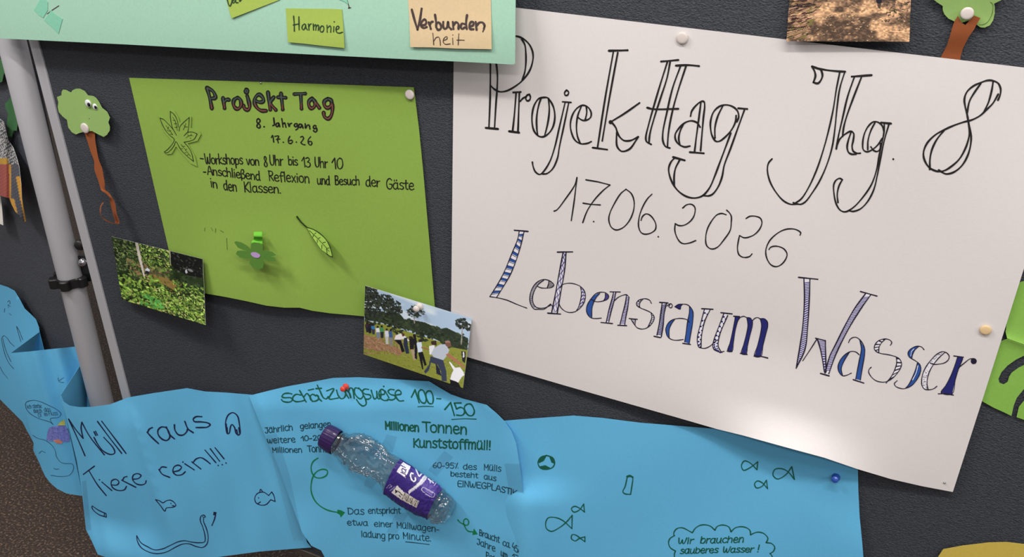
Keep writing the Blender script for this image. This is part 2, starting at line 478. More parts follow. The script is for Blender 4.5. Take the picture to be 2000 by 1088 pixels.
M['ink_teal_fill'] = plain('teal_crayon', (70, 84, 76), .6)
M['ink_red_fill'] = plain('brown_red_crayon', (122, 68, 56), .6)
M['ink_brown'] = plain('brown_black_marker', (62, 46, 44), .5)
M['ink_notegreen'] = plain('dark_green_marker', (24, 56, 30), .5)
M['arrow_green'] = plain('bright_green_marker', (10, 128, 76), .5)
M['pencil'] = plain('grey_pencil', (46, 84, 112), .6)
M['crayon_violet'] = paper('violet_crayon', (124, 130, 204), .3)
M['crayon_orange'] = paper('orange_crayon', (214, 140, 122), .2)
M['crayon_yellow'] = paper('yellow_crayon', (200, 200, 110), .2)
M['pin_white'] = plain('white_pin_plastic', (214, 203, 198), .45)
M['pin_cream'] = plain('cream_pin_plastic', (226, 194, 148), .45)
M['pin_red'] = plain('red_pin_plastic', (228, 70, 52), .3, coat=.3)
M['pin_blue'] = plain('blue_pin_plastic', (44, 84, 176), .25, coat=.3)
M['steel'] = plain('steel_needle', (170, 170, 172), .3, .9)
M['print'] = printed('photo_print', .4)
M['print_matt'] = printed('coloured_drawing', .8)
M['cap'] = plain('violet_cap_plastic', (50, 30, 84), .35, coat=.2)
M['eye_white'] = plain('eye_white_plastic', (225, 225, 228), .3, coat=.5)
M['eye_black'] = plain('eye_black_plastic', (12, 12, 14), .3)
M['twig'] = plain('dark_twig', (70, 44, 46), .8)
def clear_mat(name, tint, gl=.06, rough=.05, bump=0.0, gmax=.75):
    m = bpy.data.materials.new(name); m.use_nodes = True; nt = m.node_tree; nt.nodes.clear()
    out = nt.nodes.new('ShaderNodeOutputMaterial'); tr = nt.nodes.new('ShaderNodeBsdfTransparent'); g = nt.nodes.new('ShaderNodeBsdfGlossy')
    tr.inputs[0].default_value = (*tint, 1); g.inputs['Roughness'].default_value = rough
    lw = nt.nodes.new('ShaderNodeLayerWeight'); lw.inputs[0].default_value = .35
    mr = nt.nodes.new('ShaderNodeMapRange'); mr.inputs['To Min'].default_value = gl; mr.inputs['To Max'].default_value = gmax
    mx = nt.nodes.new('ShaderNodeMixShader')
    nt.links.new(lw.outputs['Facing'], mr.inputs['Value']); nt.links.new(mr.outputs[0], mx.inputs[0])
    nt.links.new(tr.outputs[0], mx.inputs[1]); nt.links.new(g.outputs[0], mx.inputs[2]); nt.links.new(mx.outputs[0], out.inputs[0])
    if bump:
        tc = nt.nodes.new('ShaderNodeTexCoord'); n = nt.nodes.new('ShaderNodeTexNoise'); n.inputs['Scale'].default_value = 140; n.inputs['Distortion'].default_value = 1.5
        bp = nt.nodes.new('ShaderNodeBump'); bp.inputs['Distance'].default_value = bump; bp.inputs['Strength'].default_value = 1
        nt.links.new(tc.outputs['Object'], n.inputs['Vector']); nt.links.new(n.outputs['Fac'], bp.inputs['Height'])
        nt.links.new(bp.outputs[0], g.inputs['Normal']); nt.links.new(bp.outputs[0], lw.inputs['Normal'])
    return m
M['pet'] = clear_mat('clear_bottle_plastic', (.955, .97, .965), .13, .13, .0, .8)
M['tape'] = clear_mat('clear_tape', (.945, .95, .955), .03, .3, 0, .15)
def floor_mat():
    m, nt, b = base_mat('brown_speckled_floor')
    tc = nt.nodes.new('ShaderNodeTexCoord')
    n = nt.nodes.new('ShaderNodeTexNoise'); n.inputs['Scale'].default_value = 190; n.inputs['Detail'].default_value = 2
    r = nt.nodes.new('ShaderNodeValToRGB'); e = r.color_ramp.elements
    e[0].position = .42; e[0].color = (*lin((58, 46, 40)), 1); e[1].position = .72; e[1].color = (*lin((150, 126, 106)), 1)
    k = e.new(.56); k.color = (*lin((78, 62, 53)), 1)
    nt.links.new(tc.outputs['Object'], n.inputs['Vector']); nt.links.new(n.outputs['Fac'], r.inputs[0]); nt.links.new(r.outputs[0], b.inputs['Base Color'])
    b.inputs['Roughness'].default_value = .6
    return m
M['floor'] = floor_mat()
# ------------------------------------------------------------------ setting
fl = mesh('floor', [(-6, -5, 0), (6, -5, 0), (6, 6, 0), (-6, 6, 0)], [(0, 1, 2, 3)], M['floor'], smooth=False)
fl['kind'] = 'structure'

# ------------------------------------------------------------------ pinboards and their post
ZB = at(540, 1052)[2]
def edge(u0, v0, u1, v1, z, d):
    a = at(u0, v0, d); b = at(u1, v1, d); t = (z - a[2]) / (b[2] - a[2]); return a + (b - a) * t
ZT = 2.0
pb = thing('pinboard', 'large dark grey pinboard panel with pebbled covering behind most of the posters', 'pinboard', (0.1, 0.012, ZB))
tl = edge(72.5, 77, 252, 772, ZT, 0); bl = edge(72.5, 77, 252, 772, ZB, 0)
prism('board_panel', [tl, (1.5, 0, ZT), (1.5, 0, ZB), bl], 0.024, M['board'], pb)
a0, a1 = edge(55, 77, 237, 772, ZT, .003), edge(72.5, 77, 252, 772, ZT, .003)
b0, b1 = edge(55, 77, 237, 772, ZB, .003), edge(72.5, 77, 252, 772, ZB, .003)
prism('edge_trim', [a0, a1, b1, b0], 0.03, M['alu'], pb, bevel=.0012)
prism('bottom_rail', [bl + np.array([.002, -.003, .0]), (1.5, -.003, ZB), (1.5, -.003, ZB - .012), bl + np.array([.002, -.003, -.012])], 0.03, M['alu_dark'], pb, bevel=.001)

ZL = ZB + .05
dirl = np.array([-math.cos(TH), math.sin(TH), 0])
p0 = LP + dirl * .024 + LN * 0; p1 = LP + dirl * 1.2
pl = thing('pinboard', 'dark grey pinboard panel angled back to the left of the aluminium post', 'pinboard', (p0[0] - .3, p0[1] + .1, ZL))
prism('board_panel', [(p0[0], p0[1], ZT), (p1[0], p1[1], ZT), (p1[0], p1[1], ZL), (p0[0], p0[1], ZL)], .024, M['board_left_lit'], pl)

# post: round aluminium tube with star knob
DPOLE = -.006
pt_, pb_ = at(28, 100, DPOLE), at(195, 772, DPOLE)
def half_width(u0, u1, v, d):
    a, b = ray(u0, v), ray(u1, v); c = at((u0 + u1) / 2, v, d)
    cs = (a @ b) / np.linalg.norm(a) / np.linalg.norm(b)
    return np.linalg.norm(c - CAM) * math.sin(math.acos(cs) / 2)
pr = half_width(172, 219, 772, DPOLE)
axis = (pt_ - pb_) / np.linalg.norm(pt_ - pb_)
def on_post(z): return pb_ + axis * ((z - pb_[2]) / axis[2])
post = thing('stand_post', 'round brushed aluminium post with black star knob between the two pinboard panels', 'post', on_post(0.0))
foot = on_post(0.0)
L_ = (ZT - 0) / axis[2]
lathe('tube', [(pr * .9, 0), (pr, .002), (pr, L_ - .002), (pr * .9, L_)], foot, M['alu'], post, axis=axis, n=40)
# star knob
kc = at(139, 545, DPOLE); kz = kc[2]; kc = on_post(kz)
bm = bmesh.new()
n = 96; pxw = half_width(94, 183, 552, DPOLE)
xa = np.cross(axis, [0, 1, 0]); xa /= np.linalg.norm(xa); ya = np.cross(axis, xa)
rings = []
hh = .0085
for (sc, z, inner) in ((.93, -hh, 0), (1.0, -hh + .0015, 0), (1.0, hh - .0015, 0), (.93, hh, 0), (0, hh, 1), (0, hh - .003, 2), (0, -hh, 1)):
    ring = []
    for i in range(n):
        t = 2 * math.pi * i / n + .35
        if inner == 1: r = pr * 1.28 if z > 0 else pr * 1.02
        elif inner == 2: r = pr * 1.01
        else: r = pxw * (.87 + .13 * math.tanh(2.2 * math.cos(6 * t))) * sc
        p = kc + axis * z + (xa * math.cos(t) + ya * math.sin(t)) * r
        ring.append(tuple(p))
    rings.append(ring)
V = [p for r in rings for p in r]; Fc = []
for k in range(len(rings)):
    k2 = (k + 1) % len(rings)
    for i in range(n):
        j = (i + 1) % n
        Fc.append((k * n + i, k * n + j, k2 * n + j, k2 * n + i))
o = mesh('star_knob', V, Fc, M['black'], post, smooth=False)
bm.from_mesh(o.data); bmesh.ops.recalc_face_normals(bm, faces=bm.faces); bm.to_mesh(o.data); bm.free()
# clamp and bolt between post and panel
c1 = at(157, 478, -.012)
lathe('clamp_screw', [(.002, -.012), (.0075, -.012), (.0085, -.01), (.0085, .004), (.006, .006), (.0, .006)], c1, M['black'], post, axis=(.5, -.8, .1))
lathe('clamp_screw', [(.002, -.010), (.0065, -.010), (.0065, .004), (.005, .0065), (.0, .0075)], at(163, 512, -.012), M['chrome'], post, axis=(.4, -.8, .3))
prism('clamp_plate', [at(148, 500, -.016), at(171, 500, -.016), at(180, 550, -.016), at(160, 550, -.016)], .006, M['black'], post, bevel=.001)

# ------------------------------------------------------------------ pins
NEEDLE = .011
def tack(u, v, d, rpx, mat, label, cat='thumbtack', group=None):
    c = at(u, v, d); r = np.linalg.norm(at(u + rpx, v, d) - at(u - rpx, v, d)) / 2
    t = thing('thumbtack', label, cat, c, group)
    lathe('head', [(r * .95, 0), (r, r * .12), (r * .98, r * .26), (r * .9, r * .34), (r * .6, r * .39), (0, r * .41)], c, mat, t, n=28)
    lathe('needle', [(.0005, 0.0005), (.0005, -.009 - d), (.0001, -.011 - d)], c, M['steel'], t, n=8)
    return t
def pushpin(u, v, d, s, mat, label, tilt=(0, -1, 0)):
    """s: overall scale, 1 = ordinary push pin"""
    c = at(u, v, d)
    t = thing('push_pin', label, 'push pin', c)
    k = s * .001
    lathe('handle', [(0, 0), (4.6 * k, 0), (4.9 * k, .8 * k), (4.6 * k, 1.8 * k), (3.0 * k, 2.6 * k), (2.5 * k, 6 * k), (2.7 * k, 8.2 * k), (3.9 * k, 9.4 * k), (4.1 * k, 10.4 * k), (3.6 * k, 11.4 * k), (0, 11.8 * k)], c, mat, t, axis=tilt, n=24)
    ax = np.asarray(tilt, float); ax /= np.linalg.norm(ax)
    lathe('needle', [(.00055, .0005), (.00055, -.008 - d), (.0001, -.010 - d)], c, M['steel'], t, n=8)
    return t
def dome_pin(u, v, d, r, label):
    c = at(u, v, d)
    t = thing('pin', label, 'pin', c)
    lathe('head', [(r, 0), (r * .9, r * .5), (r * .4, r * .85), (0, r * .95)], c, M['steel'], t, n=12)
    lathe('needle', [(.0003, .0003), (.0003, -.008 - d), (.0001, -.010 - d)], c, M['steel'], t, n=6)

# ------------------------------------------------------------------ white sheet
def d_white(u, v):
    t = v - (697 + .2776 * (u - 911))
    d = .0055 + .013 * ss(-210, 0, t) * math.exp(-((u - 1470) / 260.0) ** 2)
    d += .021 * max(0.0, min(1.1, (t + 80) / 80.0)) ** 2 * math.exp(-((u - 1545) / 115.0) ** 2)
    d += .0016 * math.sin(u * .011 + 1.0) * math.sin(v * .009)
    return d
P_white = lambda u, v, e=0: at(u, v, d_white(u, v) + e)
wp = thing('poster', 'big white paper poster lettered for the project day with Lebensraum Wasser in blue', 'poster', at(1480, 480, .005))
sheet('sheet', [(887, 1), (1007, 15), (2000, 132), (2119, 146), (2060, 335), (1995, 540), (1930, 746), (1861, 961), (1800, 949.5), (1741, 936), (1674, 916), (1610, 894), (1540, 875), (1451, 850.5), (1400, 838), (1317, 814), (1110, 755), (911, 697), (880, 689), (882, 520), (886, 122)], P_white, M['white'], wp, step=12)
I = Ink(P_white); k = 3.627; w = 3.7
S = lambda s, x0, y0, k, w=w, **kw: I.strokes(s, x0, y0, k, w, **kw)
S('240,42 285,38 330,55 375,95 400,150 402,205 380,280 330,350 270,398 210,428 165,432 130,415 103,390|322,58 345,100 352,160 352,230 345,290 327,350|101,200 100,390 98,500 90,690|138,200 150,300 149,400 140,520 130,690', 930, 60, k)
S('68,688 155,696|263,437 315,434|233,712 304,722', 930, 60, k, 4.4)
S('283,440 270,600 258,712|306,440 300,600 296,716|312,500 330,480 350,468 370,452 384,465 380,488 365,497 352,485 360,458 378,450', 930, 60, k)
S('480,472 445,480 415,520 398,580 396,650 410,710 440,745 470,752 505,735 540,690 557,620 550,550 530,505 505,475 480,472|460,475 440,540 428,620 430,700 436,742|512,480 518,560 508,650 485,745', 930, 60, k)
S('640,420 626,440 632,458 648,455 655,435 640,420|612,503 672,508|630,508 590,680 555,830 520,930 475,1000 450,1018 420,1000 403,960 398,930|656,508 620,680 590,820 575,905 540,980 500,1012 470,1015', 930, 60, k, 3.3)
S('815,785 790,797 740,800 700,775 672,710 668,650 685,590 715,548 755,528 790,540 813,575 812,610 790,630 755,635 722,615|745,535 720,600 710,680 718,750 738,800|780,535 783,580 772,632', 930, 60, k, 3.4)
S('940,142 1072,138', 930, 60, k, 4.6)
S('972,148 915,470 860,825|1003,155 945,470 893,780|825,828 928,842', 930, 60, k)
S('1040,795 1130,740 1230,670|1050,797 1075,830 1085,860 1100,890 1130,915 1170,915 1195,905 1222,890|1222,890 1200,925 1165,970 1115,985 1085,955 1080,900 1082,860', 880, 0, 3.333, 3.8)
S('1042,795', 880, 0, 3.333, 7)
I.build('project_day_lettering', M['ink'], wp)
I = Ink(P_white)
S('258,73 380,62|363,102 450,98 527,105|160,400 200,410 380,408|462,715 560,723|805,404 868,409|343,750 425,773', 1220, 100, k, 4.3)
S('302,78 260,210 215,360 170,520 150,610 155,640 188,660|322,75 300,190 255,330 210,470 178,590 172,650|395,108 340,260 300,430 270,580 272,640 290,675 320,686|435,105 375,290 335,440 310,580 303,680', 1220, 100, k)
S('467,460 475,425 510,380 545,355 562,358 567,385 558,470 550,560 538,705|540,365 525,480 510,590 495,712|535,538 515,508 475,493 430,505 385,545 358,590 362,630 385,660 425,678 462,672|415,518 392,570 383,620 392,665', 1220, 100, k)
S('795,500 808,465 800,425 770,395 720,380 670,392 630,430 610,490 608,540 620,600 645,637 670,638 710,610 755,560 785,500 790,455|695,388 660,460 640,540 640,615|850,412 800,550 750,690 705,810 690,890 660,965 620,1015 590,1025 555,1022|752,580 715,680 670,800 640,880 600,970 550,1025 495,1040 440,1030 385,995 345,945 318,880 312,830 328,785 350,760|390,770 360,830 350,890 352,950', 1220, 100, k)
I.build('project_day_lettering', M['ink'], wp)
I = Ink(P_white)
S('348,35 368,75 372,105 358,148|358,148 390,155 415,125 422,95 410,60 390,50 348,35|390,50 460,62 540,70 583,72', 1490, 120, k, 4.2)
S('545,75 520,200 500,330 470,470 430,620 380,770 320,900 270,975 215,1012|580,75 545,190 525,330 510,480 490,610 450,740 400,850 350,930 300,995 265,1012 215,1000|65,690 40,720 32,770 50,850 95,930 150,990 200,1012 250,1010', 1490, 120, k, 3.3)
S('630,107 770,97|838,433 908,440', 1490, 120, k, 4.3)
S('648,110 600,250 565,400 535,530 520,620|700,107 640,260 590,400 572,470 565,530|522,600 545,550 590,510 625,495 643,510 640,560 632,600 640,635 665,650 690,650|625,500 605,560 597,610 608,645 630,657 660,657', 1490, 120, k)
S('855,490 845,455 815,430 785,427 750,455 720,510 707,580 712,625 735,640 770,628 815,590 845,545|795,432 765,490 745,560 743,625|860,440 858,500 845,570 825,660 805,770 770,870 710,960 640,1035 585,1065 550,1055 520,1010 503,930 503,870 520,840 545,828 563,838|563,838 540,880 527,940 532,1000|893,445 860,560 835,680 810,810 785,910 740,995 690,1045 640,1062 610,1058|765,605 785,630 810,638 830,620 835,580', 1490, 120, k, 3.3)
S('924,692', 1490, 120, k, 3.4)
I.build('year_group_lettering', M['ink'], wp)
I = Ink(P_white)
S('848,310 868,260 872,205 850,155 800,130 750,128 690,148 620,180 560,235 538,300 545,370 562,440 575,510 590,580 600,660 590,750 560,840 510,920 440,975 370,992 330,975 300,955|850,255 800,340 740,400 680,455 600,495 540,510 450,540 360,580 270,630 195,705 162,780 162,840 190,905 225,942 290,968 350,962 420,920 490,855 545,760 575,670 585,600 575,510|690,155 630,240 585,320 562,430|803,140 790,220 760,330 720,415|350,590 285,670 240,760 220,850 218,950', 1770, 130, 4.73, 3.9)
I.build('figure_eight_lettering', M['ink'], wp)
I = Ink(P_white); k = 5.44
S('120,448 150,435 240,320 330,190 352,140 364,90|364,90 350,210 330,370 303,548|458,115 600,140 715,170|715,170 640,230 540,340 470,450 425,570|428,363 510,375 612,382|541,559|885,215 830,260 760,370 710,480 703,550 730,620 780,648 850,625 920,550 965,440 970,340 940,260 885,215|1160,268 1110,320 1050,430 1020,540 1020,620 1045,675 1085,693 1150,680 1195,645 1203,595 1175,530 1130,485 1095,478 1060,505 1045,545|1228,720', 1060, 330, k, 2.7)
S('235,198 280,162 330,158 365,190 360,270 320,335 250,380 190,382 157,362|157,362 152,430 170,500 210,560 250,577 320,565 375,543|697,268 650,255 600,270 540,340 495,430 480,520 488,590 520,625 560,632 610,610 670,540 740,435 752,350 752,285 730,245 703,220|910,308 950,285 1010,285 1060,305 1078,350 1060,410 1010,470 950,503 890,513 840,490|840,490 825,560 818,630 832,690 870,718 910,722 950,710 972,685|1483,485 1490,460 1450,430 1390,418 1310,430 1230,475 1160,545 1122,630 1120,690 1140,755 1180,805 1230,820 1280,800 1325,750 1345,690 1320,640 1270,610 1210,603 1170,615 1153,637', 1290, 370, k, 2.7)
I.build('date_lettering', M['ink'], wp)

# "Lebensraum": 0 outline ink, 1 blue, 2 navy, 3 violet, 4 white gel
LM = [M['ink_purple'], M['ink_blue'], M['ink_navy'], M['ink_violet'], M['ink_white']]
def pp(s, x0, y0, k): return pts(s, x0, y0, k)[0]
I = Ink(P_white); z = (940, 440, 5.725)
S('370,55 523,69', *z, 2.8); 
L = pp('425,65 405,160 340,320 270,490 200,630 95,798', *z); R = pp('478,70 440,230 390,390 330,540 250,680 170,808', *z)
I.band(L, R, 4, .00012); I.ladder(L, R, 10, .42, .045, 1); I.ladder(L, R, 20, .16, .045, 0, .00025)
S('425,65 405,160 340,320 270,490 200,630 95,798|478,70 440,230 390,390 330,540 250,680 170,808|95,798 165,808 280,835 400,885 508,926', *z, 2.0)
S('795,905 775,880|775,880 700,938 640,940 590,935 555,890 542,820 555,740 600,660 660,615 720,607 780,630 812,668 790,692 720,703 660,697 625,680|700,612 640,660 590,740 572,820 585,880 620,920 700,925 775,895|755,625 750,660 738,697', *z, 1.9)
L = pp('700,608 640,625 585,680 550,760 542,820 555,890 600,935', *z); R = pp('700,615 640,660 595,730 575,790 572,820 585,880 625,925', *z)
I.band(L, R, 4, .00012); I.ladder(L, R, 34, .55, 0.0, 0)
I.ladder(pp('755,625 750,660 738,697', *z), pp('780,630 812,668 790,692', *z), 7, .5, .05, 0)
L = pp('915,300 870,540 830,760 785,985', *z); R = pp('948,300 930,510 890,740 848,985', *z)
I.band(L, R, 4, .00012)
for off, ph in ((.3, 0), (.7, 1.6)):
    q = []
    for i in range(34):
        t = .02 + .96 * i / 33
        a = np.array(pp('932,300 900,525 860,750 817,985', *z)[min(2, int(t * 3))]); b = np.array(pp('932,300 900,525 860,750 817,985', *z)[min(3, int(t * 3) + 1)])
        c = a + (b - a) * (t * 3 - min(2, int(t * 3))); q.append((c[0] + (off - .5) * (5 + 7 * t) + 1.5 * math.sin(i * 1.4 + ph), c[1]))
    I.stroke(q, 1.3, mi=3)
S('850,300 1020,297|742,982 885,993', *z, 2.7)
S('915,300 870,540 830,760 785,985|948,300 930,510 890,740 848,985', *z, 2.4)
L = pp('1110,690 1120,760 1110,840 1085,920 1065,955', *z); R = pp('1110,685 1150,730 1165,790 1150,860 1065,955', *z)
I.band(L, R, 4, .00012); I.ladder(L, R, 7, .3, .1, 3); I.ladder(L, R, 7, .3, -.1, 3)
S('880,700 905,665 975,648 1040,655 1110,685 1150,730 1165,790 1150,860 1110,920 1050,965 980,975 920,950 880,905 865,850|1110,690 1120,760 1110,840 1085,920 1065,955', *z, 1.8)
z = (1130, 550, 7.77)
I.fill(pp('300,178 230,215 190,265 135,350 118,430 140,500 200,550 200,480 205,400 235,300 270,240 320,180', *z), mi=1)
I.fill(pp('410,180 455,215 450,255 385,285 405,235', *z), mi=3)
S('345,553 270,560 190,550 140,500 118,430 135,350 190,260 260,185 340,160 410,170 455,215 450,255 400,285 300,305 240,298 195,270|320,180 270,240 235,300 205,400 200,480 200,550|408,180 405,235 385,283', *z, 1.9)
S('480,155 630,157|340,620 515,637|595,663 730,668', *z, 2.4)
for (l, r, n_) in (('530,165 500,290 460,430 420,615', '565,165 540,290 500,430 458,610', 22), ('728,205 705,350 665,500 630,645', '765,235 750,370 720,520 700,660', 18)):
    I.band(pp(l, *z), pp(r, *z), 4, .00012); I.ladder(pp(l, *z), pp(r, *z), n_, .55, .03, 3); S(l + '|' + r, *z, 2.2)
S('545,290 600,240 680,205 730,200 765,240', *z, 1.9)
L = pp('975,262 930,275 885,320 885,360 928,392', *z); R = pp('975,268 935,310 925,350 928,390', *z)
I.band(L, R, 4, .00012); I.ladder(L, R, 6, .45, 0, 0)
L = pp('1100,470 1110,540 1090,610 1050,690', *z); R = pp('1115,480 1148,545 1130,610 1050,690', *z)
I.band(L, R, 4, .00012); I.ladder(L, R, 7, .4, 0.03, 0)
L = pp('798,575 820,610 852,660', *z); R = pp('865,575 860,620 855,660', *z)
I.band(L, R, 4, .00012); I.ladder(L, R, 4, .45, 0, 0)
S('1105,330 1080,285 1030,262 980,262 920,280 880,320 885,360 930,395 1000,425 1070,455 1120,490 1148,545 1130,610 1080,670 1020,710 950,720 890,700 850,655 820,610 798,575|975,268 935,310 925,350 928,390|1100,470 1110,540 1090,610 1050,690|865,575 855,660', *z, 1.9)
S('770,560 890,572|1230,315 1358,325|1145,830 1243,850', *z, 2.5)
l, r = '1268,325 1245,500 1220,660 1190,810', '1335,325 1300,480 1285,650 1255,840'
I.band(pp(l, *z), pp(r, *z), 4, .00012); I.ladder(pp(l, *z), pp(r, *z), 24, .66, .03, 2); S(l + '|' + r, *z, 2.4)
S('1345,370 1370,345 1400,335 1422,360 1410,395 1385,395 1370,375 1385,350', *z, 1.9)
z = (1300, 570, 7.254)
I.fill(pp('130,210 180,180 240,175 215,205 207,245', *z), mi=2)
I.fill(pp('340,210 380,260 390,310 380,460 355,600 335,735 270,710 290,580 310,430 335,300', *z), mi=1)
I.fill(pp('130,388 100,395 40,440 5,510 5,560 20,620 50,655 48,590 55,520 85,450', *z), mi=1)
S('130,210 180,180 240,175 300,180 345,210 380,260 390,310 380,460 355,600 335,735|240,175 215,205 207,245 130,210|340,210 335,300 310,430 290,580 270,710|335,430 300,395 240,378 170,378 100,395 40,440 5,510 5,560 20,620 50,655 100,680 160,687 250,675|130,390 85,450 55,520 48,590 50,655', *z, 1.9)
S('243,730 352,745|510,238 672,247|783,295 943,313', *z, 2.4)
for (l, r, n_) in (('550,248 510,400 475,530 452,640 450,720 470,780 500,795', '630,255 560,400 525,530 505,660 502,790', 8), ('828,300 775,440 720,580 680,700 668,760 685,815 740,845', '880,335 825,460 775,580 750,680 745,770 770,825 790,850', 8)):
    Lq, Rq = pp(l, *z), pp(r, *z)
    I.band(Lq, Rq, 4, .00012)
    Lc, Rc = cr(Lq, 6), cr(Rq, 6); m_ = min(len(Lc), len(Rc))
    for i in range(2, m_ - 1, 3):
        a = Lc[int(i / m_ * len(Lc))]; b = Rc[int(i / m_ * len(Rc))]
        for t, rr in ((.28, 1.9), (.75, 1.5)):
            c = a + (b - a) * t + np.array([0, 2.2 if t > .5 else 0]); I._disc(c, rr, .00025, 2)
    S(r, *z, 2.2)
S('550,248 510,400 475,530 452,640 450,720 470,780 500,795 560,800 620,775 670,735 720,690|828,300 775,440 720,580 680,700 668,760 685,815 740,845 800,858|800,850 828,843', *z, 2.0)
for p in ('985,350 1045,360 1020,420 985,560 960,720 940,845 880,840 910,730 945,580 975,430', '1150,365 1200,370 1230,420 1225,500 1190,640 1160,770 1140,885 1075,875 1105,750 1145,600 1165,480', '1340,380 1400,380 1440,420 1448,490 1420,600 1380,760 1350,915 1260,910 1300,770 1345,590 1358,470'):
    I.fill(pp(p, *z), mi=2); S(p + ' ' + p.split()[0], *z, 1.6)
S('1030,395 1065,360 1105,347 1150,365|1230,410 1265,375 1305,365 1345,385', *z, 1.9)
S('965,345 1050,352|873,840 940,845|1060,872 1155,888|1253,910 1350,915 1448,938', *z, 2.5)
I.build('habitat_lettering', LM, wp)
I = Ink(P_white); z = (1530, 530, 4.73)
S('140,55 318,73|298,618 388,640|712,186 865,228|343,943 423,966', *z, 2.7)
for (l, r, n_) in (('190,68 195,250 180,500 155,680 118,895', '245,75 240,250 225,500 200,720 118,895', 44), ('315,628 345,730 380,930', '388,640 390,740 395,930', 16), ('760,205 660,340 570,500 480,680 430,780 385,940', '808,215 720,340 620,500 540,650 480,780 420,945', 46)):
    I.band(pp(l, *z), pp(r, *z), 4, .00012); I.ladder(pp(l, *z), pp(r, *z), n_, .55, .02, 3); S(l + '|' + r, *z, 2.5)
S('180,825 250,720 310,625', *z, 2.1)
I.fill(pp('700,630 750,710 750,770 730,890 712,1005 668,995 700,830 720,720', *z), mi=1)
I.fill(pp('620,742 570,770 520,830 505,890 520,940 545,962 535,900 560,830', *z), mi=1)
S('602,658 620,625 665,608 710,635 750,710 750,770 730,890 712,1005|710,640 720,720 700,830 668,995|700,770 670,745 625,740 570,770 520,830 505,890 520,940 550,965 590,958 628,940|610,745 560,830 535,900 545,960', *z, 2.0)
S('645,1000 743,1032', *z, 2.5)
z = (1690, 640, 7.254)
for (l, r, n_, du) in (('280,160 200,180 135,250 130,305 190,352', '280,165 225,220 195,280 190,350', 5, .35), ('440,415 445,500 420,590 370,690 295,785', '450,415 515,510 500,570 450,650 295,785', 6, .35)):
    I.band(pp(l, *z), pp(r, *z), 4, .00012); I.ladder(pp(l, *z), pp(r, *z), n_, du, 0.02, 0)
S('355,250 375,215 355,180 300,160 240,165 180,190 135,250 130,305 160,340 220,365 300,378 380,395 440,415 490,450 515,510 500,570 450,650 380,720 300,765 220,770 140,745 80,690 48,630 55,590 85,560|280,165 225,220 195,280 190,350|440,425 445,500 420,590 370,690 295,785', *z, 1.9)
I.fill(pp('750,264 690,275 630,315 605,365 620,410 660,438 670,380 700,320', *z), mi=1)
I.fill(pp('740,495 770,520 788,585 775,650 735,730 670,810 580,858 620,800 680,680 720,570', *z), mi=1)
I.stroke(pp('745,540 720,640 670,740', *z), 1.6, up=.0003, mi=4); I.stroke(pp('690,300 655,340 645,400', *z), 1.2, up=.0003, mi=4)
S('833,312 800,275 750,262 690,275 630,315 605,365 620,410 660,440 720,475 770,520 788,585 775,650 735,730 670,810 600,850 540,865 480,855 430,830 412,795 430,770 452,752|755,268 700,320 670,380 660,435|740,500 720,570 680,680 620,800 570,860', *z, 1.9)
L = pp('1090,340 1010,380 940,450 870,540 820,640 800,740 805,820 840,870', *z); R = pp('1130,350 1050,420 975,510 920,600 885,700 875,800 890,880', *z)
I.band(L, R, 4, .00012)
Lc, Rc = cr(L, 5), cr(R, 5)
for i in range(70):
    t = random.random(); a = Lc[int(t * (len(Lc) - 1))]; b = Rc[int(t * (len(Rc) - 1))]; I._disc(a + (b - a) * random.uniform(.2, .8), random.uniform(.5, .9), .00025, 0, 5)
S('1015,830 970,865 900,880 840,870 805,820 800,740 820,640 870,540 940,450 1010,380 1090,340 1150,355 1188,400 1180,450 1130,495 1050,515 970,520 920,500|1130,350 1050,420 975,510 920,600 885,700 875,800 890,880', *z, 2.0)
p = '1310,412 1378,420 1350,520 1310,620 1275,740 1230,940 1075,920 1140,820 1210,690 1260,560'
I.fill(pp(p, *z), mi=2); S(p + ' 1310,412', *z, 1.7)
S('1255,400 1390,418|1037,937 1130,935 1247,955', *z, 2.5); S('1320,570 1400,505 1480,445 1540,438', *z, 2.0)
c = pp('1537,475', *z)[0]; I._disc(c, 5.9, .0003, 0, 16)
I.build('water_lettering', LM, wp)

# ------------------------------------------------------------------ green poster
def d_green(u, v):
    xf = 548 + max(0, v - 330) * .14
    d = .003 + .012 * ss(400, 615, v) * (.55 + .45 * math.cos((u - 470) / 75.0)) * ss(870, 560, u) * ss(330, 420, u)
    d += .0035 * math.exp(-abs(u - xf) / 22.0) * ss(330, 600, v)
    d += .0008 * math.sin(u * .018) * math.sin(v * .015 + 1)
    return max(.002, d)
P_green = lambda u, v, e=0: at(u, v, d_green(u, v) + e)
gp = thing('poster', 'green paper poster headed Projekt Tag with handwritten timetable lines', 'poster', at(550, 380, .004))
sheet('sheet', [(252, 152), (400, 157), (509, 160), (808, 170.5), (818, 250), (826, 330), (840, 490), (851, 622), (800, 622), (760, 620), (712, 618), (680, 615), (645, 612), (610, 607), (585, 601), (555, 601), (520, 597), (480, 588), (440, 580), (400, 573), (352, 566), (330, 490), (300, 360), (275, 250)], P_green, M['green'], gp, step=9)
I = Ink(P_green); z = (380, 150, 6.667)
